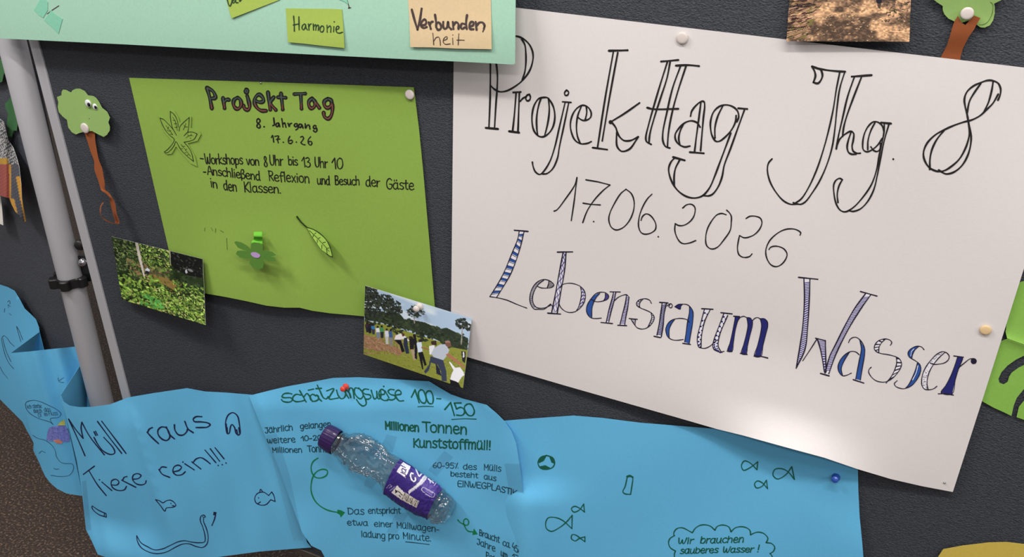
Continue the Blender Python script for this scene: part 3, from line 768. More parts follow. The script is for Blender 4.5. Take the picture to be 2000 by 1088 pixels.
TITLE = '160,140 195,265 225,412|160,140 240,190 270,272 215,282|370,275 390,408|380,335 420,295 448,300|555,272 515,300 505,355 525,400 560,418 600,385 605,325 580,280 555,272|685,250 710,340 715,400 690,430 650,412 638,375|672,165 660,185 680,205 692,180 672,165|800,315 850,330 895,318 890,275 840,230 795,265 780,335 815,405 870,440 930,442|955,200 985,428|1030,265 985,335 1058,432|1125,215 1148,425|1085,265 1185,272|1300,225 1440,218|1382,235 1392,415|1530,280 1490,320 1490,375 1520,410 1560,385 1568,330 1530,280|1560,310 1625,405|1735,285 1690,320 1692,375 1730,405 1775,375 1780,310 1735,285|1780,320 1795,400 1780,500 1740,545 1692,520 1680,465'
for p in pts(TITLE, *z): I.stroke(p, 8.2, mi=0)
def two(q): return 2 if q[1] > 150 + 335 / 6.667 else 1
for p in pts(TITLE, *z): I.stroke(p, 2.6, up=.0006, mf=two)
I.build('title_lettering', [M['ink'], M['ink_teal_fill'], M['ink_red_fill']], gp)
I = Ink(P_green)
S('850,560 830,545 810,565 815,595 840,615 855,640 845,665 820,660 812,635 835,600 852,580 850,560|905,650|1030,535 1035,630 1018,635|1092,600 1070,605 1058,630 1070,650 1092,635 1095,600 1108,648|1135,545 1150,652|1150,615 1172,600 1190,656|1215,605 1232,648 1240,615 1262,605|1335,612 1310,610 1298,635 1318,652 1338,630 1345,670 1320,690|1390,618 1368,615 1355,640 1372,662 1392,640 1395,620 1412,668|1440,610 1445,668 1470,628 1490,630 1502,678|1580,640 1560,632 1545,655 1562,678 1582,660 1592,700 1572,720 1548,700', *z, 3.0)
S('1000,790 1015,760 1030,850|1045,775 1095,770 1080,815 1090,860|1065,815 1110,810|1155,852|1240,775 1220,820 1225,860 1255,868 1275,845 1260,825 1230,835|1325,850|1380,785 1405,775 1418,800 1400,835 1385,855 1410,880 1438,885|1510,780 1480,820 1485,870 1510,890 1528,865 1515,840 1490,845', *z, 2.5)
I.build('year_and_date_lettering', M['ink'], gp)
I = Ink(P_green); z = (380, 280, 4.545)
def WR(word, x0, y0, x1, y1, h, w=1.9, z=None, **kw):
    zz = z or Z; I.mark(); write(I, word, [(zz[0] + x0 / zz[2], zz[1] + y0 / zz[2]), (zz[0] + x1 / zz[2], zz[1] + y1 / zz[2])], h / zz[2], w, **kw)
Z = z
for a in (('-', 48, 165, 90, 172, 85), ('Workshops', 95, 182, 432, 186, 88), ('von', 462, 192, 578, 196, 82), ('8', 618, 207, 650, 207, 95), ('Uhr', 668, 192, 790, 196, 90), ('bis', 832, 190, 918, 196, 80), ('13', 955, 208, 1032, 212, 88), ('Uhr', 1068, 208, 1185, 218, 90), ('10', 1222, 228, 1325, 224, 95),
          ('-', 78, 285, 110, 290, 85), ('Anschließend', 115, 275, 588, 330, 80), ('Reflexion', 658, 330, 1025, 352, 88), ('und', 1088, 362, 1205, 368, 80), ('Besuch', 1245, 366, 1468, 370, 80), ('der', 1518, 380, 1648, 385, 88), ('Gäste', 1700, 402, 1952, 412, 92),
          ('in', 142, 385, 208, 400, 85), ('den', 258, 412, 380, 428, 90), ('Klassen.', 440, 430, 770, 442, 88)):
    WR(*a, w=2.25)
I.build('lettering', M['ink'], gp)
I = Ink(P_green)
S('1600,780 1598,805|1650,780 1660,800|1685,785 1682,815|1720,800 1745,815|1770,860 1775,950', 0, 250, 4, 1.0)
I.build('faint_pencil_lines', M['ink_olive_soft'], gp)

def cutout(name, label, cat, outline, P, mat, step=6, curve=False, group=None, colf=None, thick=.0004):
    c = np.mean(np.array(outline), 0)
    t = thing(name, label, cat, P(c[0], c[1], 0), group)
    sheet('paper', outline, P, mat, t, step=step, curve=curve, colf=colf, thick=thick)
    return t
# five-fingered leaf of the poster's own green
Pl = lambda u, v, e=0: P_green(u, v, .0014 + e)
z = (290, 200, 8.37)
ol = pp('150,200 250,240 340,330 330,110 420,130 490,250 510,330 640,200 700,230 690,420 830,470 860,520 800,630 640,670 760,880 795,1050 690,1000 560,860 450,720 380,840 300,850 240,810 350,700 380,630 250,480', *z)
t = cutout('paper_leaf', 'pencilled five fingered leaf cut from green paper on the green poster', 'paper leaf', ol, Pl, M['green'], 7)
I = Ink(Pl)
S('455,535 400,440 310,340 240,275 185,255|185,255 220,350 280,460 350,540 420,605 380,690 310,770 258,808|258,808 295,825 360,780 420,700 445,640 520,760 600,850 735,965|735,965 700,820 650,730 580,650|580,650 680,630 745,600 795,515|795,515 720,485 640,490 580,545|640,490 655,400 665,245|665,245 580,320 510,400 500,465|485,400 470,300 420,200 355,145|355,145 360,270 385,400 400,440', *z, 1.3)
S('285,380 340,450 395,530|310,430 330,400|345,470 365,455|300,450 335,470|350,520 390,520|395,240 435,310 470,460|400,290 435,295|420,350 460,345|430,410 470,405|610,340 590,400 565,450|575,370 600,400|640,400 590,400|610,580 660,545 720,540|650,545 640,520|690,540 700,515|680,575 690,590|530,685 600,770 685,880|550,720 595,715|600,780 625,760|560,760 530,750|620,820 590,820|650,850 625,870', *z, .9)
I.build('pencil_veins', M['ink_olive'], t)
# pale leaf, curled off the sheet
def d_pl(u, v):
    s = ((u - 600) * .55 + (v - 442) * .83) / 70.0
    across = (u - 600) * .83 - (v - 442) * .55
    return d_green(u, v) + .002 + .010 * max(0, s) ** 1.5 + .006 * max(0, across) / 20 * max(0, min(1, s + .2))
Pp = lambda u, v, e=0: at(u, v, d_pl(u, v) + e)
z = (440, 400, 7.77)
ol = pp('1072,175 1095,165 1150,250 1235,340 1330,370 1420,420 1510,500 1570,590 1605,680 1632,790 1560,760 1460,690 1380,580 1310,480 1240,355 1170,300 1110,240', *z)
t = cutout('paper_leaf', 'small pale green leaf outlined in black curling off the green poster', 'paper leaf', ol, Pp, M['leafgreen'], 4)
I = Ink(Pp)
S('1080,178 1140,260 1235,345|1092,172 1150,255 1235,338|1235,340 1330,372 1420,425 1510,505 1568,592 1602,680 1628,788|1625,790 1580,775 1540,748', *z, 1.9)
S('1245,365 1310,480 1380,580 1460,685 1560,755', *z, .9)
S('1275,390 1400,510 1540,660|1355,440 1375,425|1405,515 1440,495|1480,575 1520,565|1545,660 1575,655|1335,460 1330,490|1395,530 1395,575|1465,610 1465,670|1535,670 1545,730|1540,670 1575,705', *z, 1.2)
I.build('ink_outline', M['ink_olive'], t)
# flower
def d_fl(u, v): return d_green(u, v) + .017 + .003 * ss(500, 460, u) + .004 * ss(500, 540, u)
Pf = lambda u, v, e=0: at(u, v, d_fl(u, v) + e)
z = (440, 400, 7.77)
fl_ = thing('paper_flower', 'dark green paper flower with lilac centre raised on the green poster', 'paper flower', Pf(498, 497))
sheet('petals', pp('135,570 165,553 240,570 330,620 385,680 390,600 430,570 520,580 570,620 565,700 640,702 710,715 772,765 685,785 750,800 760,855 680,862 570,830 583,900 570,960 500,985 430,970 365,885 380,820 300,820 220,800 160,745 180,700 250,695 350,705 280,690 190,650', *z), Pf, M['darkgreen'], fl_, step=4)
sheet('centre', pp('385,745 400,725 450,722 500,740 528,770 515,798 460,805 410,780', *z), lambda u, v, e=0: Pf(u, v, e + .0008), M['lilac'], fl_, step=4, curve=True)
strip('folded_tab', [(496, 453, .012, 512, 453, .012), (496, 462, .017, 512, 462, .017), (495, 468, .010, 512.5, 468, .011), (491, 474, .015, 512.5, 476, .014), (491, 486, .008, 512, 486, .008)], M['stemgreen'], fl_, n=5, m=3)

# ------------------------------------------------------------------ mint sheet with notes
def d_mint(u, v): return .014 + .019 * ss(-170, 118, v) ** 1.3
P_mint = lambda u, v, e=0: at(u, v, d_mint(u, v) + e)
mp_ = thing('poster', 'mint green paper sheet along the top left carrying sticky notes', 'poster', at(500, 20, .02))
sheet('sheet', [(-6, -160), (0, 75), (250, 87), (500, 101), (760, 114), (900, 120.5), (1002, 126), (1006, 124), (1007, 0), (1008, -160)], P_mint, M['mint'], mp_, step=16)
for pts_ in ('70,14 82,-8 93,4 93,20 84,35 76,30 66,20', '100,20 108,28 122,37 114,66 98,50 86,40'):
    sheet('leaf_shape', pp(pts_, 0, 0, 1), lambda u, v, e=0: P_mint(u, v, .0006 + e), M['mint_dark'], mp_, step=6, grid=False)
sheet('leaf_shape', pp('655,-4 676,-6 680,8 672,3', 0, 0, 1), lambda u, v, e=0: P_mint(u, v, .0006 + e), M['mint_dark'], mp_, step=6, grid=False)
I = Ink(P_mint); S('92,27 100,21 115,11', 0, 0, 1, 1.6); I.mark(); S('676,-6 679,4 682,15|680,16 685,15', 0, 0, 1, 1.6)
S('682,15', 0, 0, 1, 3.2)
I.build('twig_stem', M['twig'], mp_)
def note(label, outline, mat, dd=.0008, lift=.002, vb=95):
    P = lambda u, v, e=0: P_mint(u, v, dd + lift * ss(vb - 75, vb, v) + e)
    c = np.mean(np.array(outline), 0); t = thing('sticky_note', label, 'sticky note', P(c[0], c[1]), 'notes on the mint sheet')
    sheet('paper', outline, P, mat, t, step=10)
    return t, P
t, P = note('yellow green sticky note reading Harmonie', pp('948,120 1300,125 1600,128 1762,135 1780,380 1798,695 1500,665 1200,630 980,610 965,380', 430, 0, 7.407), M['note_green'])
I = Ink(P); S('1062,232 1070,340 1072,450|1138,242 1140,350 1142,430|1058,362 1100,352 1140,345', 430, 0, 7.407, 2.6)
S('1220,345 1190,370 1185,415 1205,430 1230,395 1235,350 1240,400 1262,432|1275,345 1285,435|1285,385 1300,350 1315,345|1345,345 1350,435|1350,390 1375,355 1385,365 1382,435|1385,390 1415,360 1425,375 1418,440|1465,375 1445,410 1450,455 1480,460 1500,420 1490,380 1465,375|1545,365 1548,465|1548,410 1585,375 1600,390 1598,465|1645,385 1640,458|1650,315|1680,430 1715,410 1712,380 1690,380 1675,425 1690,470 1730,478 1768,465', 430, 0, 7.407, 2.4)
I.build('lettering', M['ink_notegreen'], t)
t, P = note('yellow green sticky note cut off by the top edge, tilted', [(436, -22), (538, -60), (556, -12), (545, 0), (452, 36)], M['note_green'], vb=60)
I = Ink(P); S('441,-14 447,10 449,12 453,2 452,-10|458,-2 454,3 456,6 460,0 460,-4 461,5 465,5|468,-8 468,3 472,-2|481,-2', 0, 0, 1, 2.4)
I.build('lettering', M['ink_notegreen'], t)
t, P = note('peach sticky note reading Verbundenheit beside the mint corner', pp('120,-280 136,0 158,300 172,742 500,745 900,765 1452,775 1445,300 1438,0 1425,-290', 780, 0, 8.058), M['note_peach'])
I = Ink(P); z = (780, 0, 8.058)
S('195,150 240,320 285,465|285,465 320,330 350,135|345,400 410,385 420,330 395,305 350,350 345,410 385,440 430,425|460,350 485,420 495,455|480,400 500,350 525,340|560,230 575,330 580,420|575,400 610,350 650,390 650,450 610,470 580,430|690,345 690,420 715,455 750,430 765,345|765,345 780,420 815,460|840,345 850,455|850,400 890,350 925,370 930,455|1030,380 985,370 965,420 985,455 1030,430|1065,235 1050,350 1060,455|1105,420 1160,395 1165,350 1130,345 1100,400 1115,455 1165,460|1200,345 1215,470|1210,410 1260,355 1310,355 1340,400 1330,450', *z, 4.6)
S('1340,400 1335,450 1312,500', *z, 2.4); I.build('bold_lettering', M['ink_brown'], t)
I = Ink(P); S('525,520 535,620 540,705|540,650 580,590 620,585 640,640 645,712|690,640 750,610 745,575 705,600 690,660 720,695 800,690|838,600 842,700|840,550|935,530 930,620 925,705|905,630 960,630 1020,632', *z, 1.7)
I.build('thin_lettering', M['ink_brown'], t)
# ------------------------------------------------------------------ photo prints
def homog(src):
    """homography taking pixel corners TL TR BR BL to the unit square"""
    A = []; B = []
    for (x, y), (s, t) in zip(src, ((0, 0), (1, 0), (1, 1), (0, 1))):
        A += [[x, y, 1, 0, 0, 0, -s * x, -s * y], [0, 0, 0, x, y, 1, -t * x, -t * y]]; B += [s, t]
    return np.append(np.linalg.solve(np.array(A, float), np.array(B, float)), 1).reshape(3, 3)
class Raster:
    def __init__(s, W, H, corners=None):
        s.W, s.H = W, H; s.a = np.zeros((H, W, 3)); s.h = homog(corners) if corners is not None else None
        s.Y, s.X = np.mgrid[0:H, 0:W]; s.X = (s.X + .5) / W; s.Y = (s.Y + .5) / H
    def st(s, u, v):
        q = s.h @ np.array([u, v, 1.0]); return q[0] / q[2], q[1] / q[2]
    def poly(s, p, col, px=True):
        q = [s.st(*a) for a in p] if px else p
        m = np.zeros((s.H, s.W), bool); n = len(q); j = n - 1
        for i in range(n):
            xi, yi = q[i]; xj, yj = q[j]
            if yi != yj: m ^= ((yi > s.Y) != (yj > s.Y)) & (s.X < (xj - xi) * (s.Y - yi) / (yj - yi) + xi)
            j = i
        s.a[m] = col; return m
    def ell(s, x, y, rx, ry, ang, col):
        c, d = math.cos(ang), math.sin(ang); R = max(rx, ry)
        i0, i1 = max(0, int((x - R) * s.W) - 1), min(s.W, int((x + R) * s.W) + 2)
        j0, j1 = max(0, int((y - R) * s.H) - 1), min(s.H, int((y + R) * s.H) + 2)
        if i0 >= i1 or j0 >= j1: return
        X = s.X[j0:j1, i0:i1] - x; Y = s.Y[j0:j1, i0:i1] - y
        m = ((X * c + Y * d) / rx) ** 2 + ((-X * d + Y * c) / ry) ** 2 < 1
        s.a[j0:j1, i0:i1][m] = col
    def noise(s, f, seed=0):
        r = np.random.RandomState(seed); fx, fy = (f, f) if np.isscalar(f) else f
        g = r.rand(int(fy) + 2, int(fx) + 2); x = s.X * fx; y = s.Y * fy
        i = x.astype(int); j = y.astype(int); u = x - i; v = y - j; u = u * u * (3 - 2 * u); v = v * v * (3 - 2 * v)
        return (g[j, i] * (1 - u) + g[j, i + 1] * u) * (1 - v) + (g[j + 1, i] * (1 - u) + g[j + 1, i + 1] * u) * v
def photo(name, label, corners, depths, R, cat='photograph', group='photographs pinned to the board', curl=0.0):
    W, H = R.W, R.H
    c3 = [at(c[0], c[1], d) for c, d in zip(corners, depths)]
    ctr = sum(c3) / 4
    t = thing('photograph', label, cat, ctr, group)
    V = []
    for j in range(H):
        b = j / (H - 1)
        for i in range(W):
            a = i / (W - 1)
            p = (c3[0] * (1 - a) + c3[1] * a) * (1 - b) + (c3[3] * (1 - a) + c3[2] * a) * b
            p = p + np.array([0, -curl * (4 * (a - .5) ** 2) * b, 0]) * 1.0
            V.append(p)
    Fc = []
    for j in range(H - 1):
        for i in range(W - 1):
            k = j * W + i; Fc.append((k, k + W, k + W + 1, k + 1))
    mesh('print', V, Fc, M['print'], t, colors=lin(np.clip(R.a, 0, 255)).reshape(-1, 3), thick=.0004)
    return t
rnd = random.Random(3)
# jungle
cj = [(218, 462), (396, 506), (401.5, 635), (238, 585)]
R = Raster(210, 160, cj)
nz = R.noise(14, 1); n2 = R.noise(46, 2)
R.a[:] = np.array([38, 54, 26]); R.a += ((nz - .5) * 40)[..., None]
zq = lambda s: pts(s, 200, 440, 5.182)[0]
def leaves(n, y0, y1, x0, x1, cols, r0, r1, keep=None):
    for _ in range(n):
        x = rnd.uniform(x0, x1); y = rnd.uniform(y0, y1)
        if keep and not keep(x, y): continue
        c = np.array(rnd.choice(cols)) * rnd.uniform(.85, 1.45); r = rnd.uniform(r0, r1)
        R.ell(x, y, r, r * rnd.uniform(.3, .55), rnd.uniform(0, 3.1), c)
G1 = [(96, 124, 48), (60, 86, 34), (140, 170, 80), (34, 48, 22), (120, 146, 62), (40, 64, 30), (24, 30, 16), (150, 150, 90)]
leaves(900, 0, .5, 0, .5, [(50, 66, 34), (30, 40, 22), (80, 104, 50), (110, 120, 80), (20, 26, 16)], .006, .02)
leaves(500, 0, .35, .3, .65, G1, .008, .022)
R.poly(zq('680,245 1005,345 1012,545 870,520 720,440 690,400'), (16, 17, 16))
leaves(160, .0, .5, .68, 1, [(40, 44, 36), (10, 11, 10), (60, 62, 54), (26, 30, 24)], .006, .018)
leaves(260, .3, .55, .15, .62, [(122, 100, 70), (96, 84, 56), (86, 110, 50), (62, 58, 40)], .01, .03)
R.poly(zq('470,500 600,530 700,580 770,640 740,680 640,620 520,560'), (140, 114, 62))
leaves(150, .42, .66, .38, .75, [(112, 92, 50), (104, 92, 50), (84, 90, 44)], .006, .016)
leaves(1500, .45, 1, 0, 1, G1 + [(108, 140, 50), (130, 164, 70), (84, 118, 40)], .01, .034, lambda x, y: y > .50 + .1 * math.sin(x * 9) + .25 * math.exp(-((x - .62) / .13) ** 2))
leaves(500, .55, 1, .45, 1, G1 + [(150, 180, 90), (170, 190, 110)], .007, .02, lambda x, y: y > .62 or x > .78)
leaves(240, .3, .6, .66, 1, [(120, 150, 60), (90, 120, 50), (60, 84, 40), (30, 36, 22)], .01, .026, lambda x, y: y > .44)
R.poly(zq('325,165 355,165 390,340 430,525 415,530 365,350'), (206, 198, 186))
R.poly(zq('668,245 680,248 690,400 680,405'), (150, 146, 126))
R.poly(zq('425,470 450,440 480,460 470,480 440,470'), (214, 220, 228)); R.poly(zq('428,470 470,478 470,505 440,500'), (30, 34, 44))
R.poly(zq('835,465 850,455 858,490 840,500'), (190, 190, 196)); R.ell(.86, .22, .03, .02, .3, (120, 122, 124))
leaves(26, .80, .97, .25, .5, [(86, 150, 70), (70, 130, 56)], .02, .045)
photo('photograph', 'photograph of lush green undergrowth with a pale pole, left of the green poster', cj, (.003, .013, .034, .012), R)
# tug of war
ct = [(713, 558), (921.5, 622), (904, 758), (710, 692)]
R = Raster(260, 190, ct)
sky = np.array([168, 190, 214.]); cl = R.noise((5, 14), 4) * .6 + R.noise((11, 30), 5) * .4
R.a[:] = sky; R.a += (np.clip((cl - .42) * 2.2, 0, 1) * np.array([46, 34, 16])[:, None, None]).transpose(1, 2, 0)
zt = lambda s: pts(s, 690, 540, 4.731)[0]
R.poly(zt('100,415 300,450 450,500 600,545 760,600 1060,690 1010,1060 90,730'), (136, 142, 60))
gr = R.noise(60, 8); mfield = R.Y > .38
for _ in range(1800):
    x, y = rnd.random(), rnd.random()
    p = (x, y)
    if y > .52: R.ell(x, y, rnd.uniform(.004, .012), .003, rnd.uniform(-.4, .4), np.array(rnd.choice([(150, 154, 76), (112, 120, 48), (128, 134, 60), (166, 160, 92), (92, 104, 40)])) * rnd.uniform(.85, 1.1))
R.poly(zt('100,540 180,560 300,620 400,660 470,700 420,740 330,690 220,690 100,660'), (158, 120, 92))
for _ in range(420):
    q = R.st(*[(a) for a in (690 + rnd.uniform(100, 460) / 4.731, 540 + rnd.uniform(550, 720) / 4.731)])
    R.ell(q[0], q[1], rnd.uniform(.004, .014), .005, rnd.random(), np.array(rnd.choice([(160, 122, 94), (132, 100, 72), (184, 146, 116), (118, 110, 60)])))
R.poly(zt('110,300 250,350 330,330 430,350 470,400 560,410 660,430 720,460 800,490 860,480 960,530 1060,580 1050,690 900,660 760,590 640,540 470,490 320,450 200,420 110,410'), (44, 54, 40))
for _ in range(500):
    a = rnd.random(); q = R.st(690 + (110 + a * 940) / 4.731, 540 + (330 + a * 270 + rnd.uniform(-20, 90) + 30 * math.sin(a * 25)) / 4.731)
    R.ell(q[0], q[1], rnd.uniform(.008, .022), rnd.uniform(.006, .015), rnd.random() * 3, np.array(rnd.choice([(46, 58, 42), (34, 42, 32), (62, 74, 50), (54, 62, 50)])))
def crown(cx, cy, rx, ry, n, cols):
    for _ in range(n):
        a = rnd.random() * 6.28; r = math.sqrt(rnd.random())
        q = R.st(690 + (cx + rx * r * math.cos(a)) / 4.731, 540 + (cy + ry * r * math.sin(a)) / 4.731)
        R.ell(q[0], q[1], rnd.uniform(.008, .02), rnd.uniform(.006, .012), rnd.random() * 3, np.array(rnd.choice(cols)))
D = [(40, 46, 42), (52, 60, 52), (62, 70, 58), (34, 38, 36)]
crown(150, 150, 80, 70, 170, D); crown(180, 220, 90, 70, 170, D); crown(290, 230, 80, 60, 150, D); crown(350, 280, 90, 60, 150, D); crown(170, 320, 80, 70, 170, D); crown(390, 330, 60, 40, 60, D)
crown(575, 330, 80, 55, 90, D + [(120, 132, 140)]); crown(1000, 440, 60, 50, 70, D); crown(1060, 470, 40, 40, 30, D)
for p in ('555,380 565,380 570,440 560,440', '1000,480 1010,480 1000,640 990,636'): R.poly(zt(p), (150, 146, 138))
P_ = lambda s, c: R.poly(zt(s), c)
for (x, y, hgt, sh, tr) in ((125, 430, 90, (60, 44, 60), (40, 40, 50)), (150, 440, 90, (40, 36, 50), (30, 30, 40)), (182, 445, 95, (58, 120, 176), (60, 60, 70)), (225, 465, 110, (224, 226, 232), (120, 130, 150)), (262, 460, 115, (70, 140, 86), (40, 44, 56)), (308, 490, 140, (210, 214, 226), (190, 190, 190)), (345, 495, 150, (64, 92, 140), (130, 130, 130))):
    P_(f'{x-16},{y+18} {x+14},{y+14} {x+22},{y+hgt*.5} {x-12},{y+hgt*.55}', sh); P_(f'{x-12},{y+hgt*.5} {x+20},{y+hgt*.5} {x+18},{y+hgt} {x-4},{y+hgt}', tr); P_(f'{x-8},{y-2} {x+10},{y-4} {x+14},{y+16} {x-8},{y+18}', (44, 34, 32))
P_('380,590 395,550 430,535 465,540 520,600 505,605 455,585 410,595', (226, 222, 224)); P_('445,535 470,530 478,555 455,562', (90, 60, 48)); P_('378,590 440,590 480,700 450,705 430,640 400,610', (26, 26, 34)); P_('395,520 412,512 415,545 398,545', (50, 46, 46))
P_('470,575 500,570 505,640 520,715 490,720 465,640', (44, 52, 70)); P_('515,570 545,560 565,600 560,680 525,680', (34, 32, 36)); P_('530,680 565,680 580,770 560,780', (170, 150, 126)); P_('550,550 575,545 595,640 590,770 570,760 565,620', (30, 30, 36)); P_('512,560 535,558 540,580 516,585', (60, 44, 40)); P_('552,540 578,540 580,560 555,565', (36, 30, 30))
P_('585,620 630,605 640,700 600,710', (206, 220, 236)); P_('600,590 635,585 640,612 605,615', (50, 38, 34)); P_('600,708 642,700 680,820 660,830 640,770 650,860 638,858', (28, 28, 34)); P_('630,655 695,675 693,685 628,668', (150, 104, 80))
P_('700,650 750,640 745,720 705,730', (226, 226, 232)); P_('715,605 765,600 770,645 725,640', (62, 44, 38))
P_('720,720 745,670 800,635 850,635 885,690 870,730 830,780 760,770', (182, 190, 204)); P_('845,605 890,600 905,650 870,665 850,640', (120, 84, 70)); P_('845,605 875,598 900,620 850,620', (150, 120, 110))
P_('715,740 830,780 860,880 865,970 820,965 810,880 780,820 720,800 700,870 670,900 655,880 700,820', (56, 64, 84)); P_('760,800 800,860 815,920 770,900', (36, 40, 56)); P_('850,730 880,715 960,780 1030,840 1020,850 930,790', (168, 112, 88))
P_('890,790 940,850 985,845 1015,885 1025,915 1000,930 970,980 895,950 910,900 925,870 885,800', (232, 232, 238)); P_('895,950 970,980 1000,1040 895,995', (24, 24, 30)); P_('995,700 1035,700 1035,760 1030,810 1005,790', (40, 40, 48)); P_('1010,705 1022,705 1025,750 1010,760', (214, 214, 220))
photo('photograph', 'photograph of a tug of war on a field, pinned between green and white posters', ct, (.016, .0095, .036, .020), R)
# dusty ground
cg = [(1548, -84), (1782, -78), (1776, 81.5), (1536, 80.5)]
R = Raster(260, 180, cg)
b1 = R.noise((5, 7), 11); b2 = R.noise((14, 18), 12); b3 = R.noise((60, 70), 13); b4 = R.noise((22, 60), 15)
sh = np.clip((b1 * .55 + b2 * .45 - .40) * 4.2, 0, 1); sh = np.clip(sh * .9 + (b3 - .5) * .35, 0, 1)
R.a[:] = np.array([92, 72, 58])[None, None] * (1 - sh[..., None]) + np.array([226, 178, 134])[None, None] * sh[..., None]
R.a *= (.78 + .44 * b3 * (.6 + .4 * b4))[..., None]
for _ in range(800):
    x, y = rnd.random(), rnd.random()
    R.ell(x, y, rnd.uniform(.003, .012), rnd.uniform(.002, .005), rnd.uniform(-1, .4), np.array(rnd.choice([(110, 80, 60), (210, 170, 130), (140, 110, 84), (70, 52, 42), (232, 196, 152)])))
for _ in range(420):
    x, y = rnd.uniform(0, .28), rnd.uniform(.4, .95)
    if x < .30 - .25 * (y - .4): R.ell(x, y, rnd.uniform(.015, .05), .006, -.45 + rnd.uniform(-.3, .3), np.array(rnd.choice([(70, 46, 44), (150, 110, 84), (44, 30, 30), (190, 150, 120), (120, 110, 60)])))
for _ in range(160):
    x, y = rnd.uniform(.8, 1), rnd.uniform(.3, .75); R.ell(x, y, rnd.uniform(.006, .02), .006, rnd.random() * 3, np.array(rnd.choice([(70, 50, 46), (110, 84, 70), (50, 60, 36), (150, 116, 92)])))
R.poly(pp('1375,-40 1475,-40 1470,20 1440,45 1405,35', 1520, 0, 7.143), (28, 26, 40)); R.poly(pp('1405,45 1460,40 1450,110 1420,100', 1520, 0, 7.143), (80, 62, 50))
for i in range(7): R.poly(pp('125,%d 420,%d 420,%d 125,%d' % (430 + i * 14, 360 + i * 10, 364 + i * 10, 438 + i * 14), 1520, 0, 7.143), (206, 170, 124) if i % 2 else (60, 46, 40))
photo('photograph', 'photograph of dusty sandy ground at the top edge above the white poster', cg, (.004, .004, .0145, .0125), R)

# ------------------------------------------------------------------ paper trees
z = (100, 160, 3.753)
d_t1 = lambda u, v: .004 + .006 * ss(150, 215, u)
P1 = lambda u, v, e=0: at(u, v, d_t1(u, v) + e)
t1 = thing('paper_tree', 'paper tree with googly eyes and curling brown trunk beside the aluminium post', 'paper tree', at(167, 245, .004))
sheet('crown', pp('42,110 55,106 75,98 76,75 85,57 105,58 145,78 155,62 180,50 210,50 245,68 268,98 310,105 330,120 350,148 372,190 410,220 430,262 418,298 430,330 428,358 408,388 385,403 345,385 300,360 270,362 215,372 180,385 150,368 125,335 115,278 85,255 55,220 48,185 52,150', *z), P1, M['crown'], t1, step=4)
def tp(s): return [float(a) for a in s.split(',')]
rows = [tp(s) for s in ('243,366,2.6, 322,356,2.6', '262,420,4, 323,420,4', '288,505,6, 332,480,6', '316,580,9, 350,572,9', '318,640,11, 374,635,11', '345,720,13, 385,695,13', '360,770,15, 394,750,15', '372,800,18, 397,794,14', '392,812,20, 415,806,14', '425,845,18, 440,838,16', '432,880,14, 462,872,16', '445,930,14, 473,915,18', '458,985,16, 480,965,20', '470,1032,18, 500,1038,24', '450,1034,26, 472,1040,30', '405,1012,38, 425,1030,38', '368,985,40, 374,995,43', '355,945,36, 362,950,44', '362,905,30, 368,908,38', '380,880,26, 384,886,32')]
rr = [(100 + r[0] / 3.753, 160 + r[1] / 3.753, r[2] * .001, 100 + r[3] / 3.753, 160 + r[4] / 3.753, r[5] * .001) for r in rows]
strip('trunk', rr, M['brown'], t1, n=6, m=4)
for (cx, cy, r, dx, dy) in ((276, 156, 20, 0, 10), (329, 181, 17, -3, 5)):
    c = at(100 + cx / 3.753, 160 + cy / 3.753, d_t1(172, 200) + .0004); rw = r / 3.753 / 1400.0 * 1.0
    rw = np.linalg.norm(at(r / 3.753 + 170, 200, 0) - at(170, 200, 0))
    e = lathe('googly_eye', [(rw * .9, 0), (rw, .0006), (rw, .0018), (rw * .8, .0028), (rw * .4, .0033), (0, .0034)], c, M['eye_white'], t1, n=20)
    c2 = at(100 + (cx + dx) / 3.753, 160 + (cy + dy) / 3.753, d_t1(172, 200) + .0036)
    lathe('pupil', [(rw * .52, 0), (rw * .5, .0005), (0, .0006)], c2, M['eye_black'], e, n=16)
I = Ink(P1); S('278,268', *z, 1.2); I.build('pencil_dot', M['ink_olive'], t1)
tack(167, 250, d_t1(167, 250) + .0008, 7.2, M['pin_white'], 'cream thumbtack holding the paper tree beside the post', group='thumbtacks')
z = (1820, 0, 7.772)
P2 = lambda u, v, e=0: at(u, v, .004 + .004 * ss(40, -40, v) + e)
t2 = thing('paper_tree', 'paper tree with forked brown trunk behind the white poster, top right', 'paper tree', at(1885, 26, .004))
sheet('crown', pp('-40,-120 40,5 100,50 165,90 165,150 190,215 250,280 340,325 440,340 460,345 560,310 600,290 680,375 740,415 800,420 880,385 930,310 955,200 955,110 945,55 1050,5 1120,-60 1060,-260 800,-380 300,-380 60,-260', *z), P2, M['crown'], t2, step=7)
I = Ink(P2); S('885,30 915,50 930,90 925,160 900,250 850,330 790,370 720,375', *z, 1.0); I.build('pencil_line', M['ink_olive_soft'], t2)
P2b = lambda u, v, e=0: at(u, v, .0075 - .0035 * ss(60, 110, v) + e)
sheet('trunk', pp('395,240 450,345 510,382 560,320 640,235 740,275 690,350 640,450 560,560 520,640 470,740 440,850 420,960 110,960 140,860 230,690 270,560 310,420 345,320', *z), P2b, M['brown'], t2, step=6)
tack(1889, 26, .0086, 13.5, M['pin_white'], 'large cream thumbtack on the paper tree crown at the top right', group='thumbtacks')

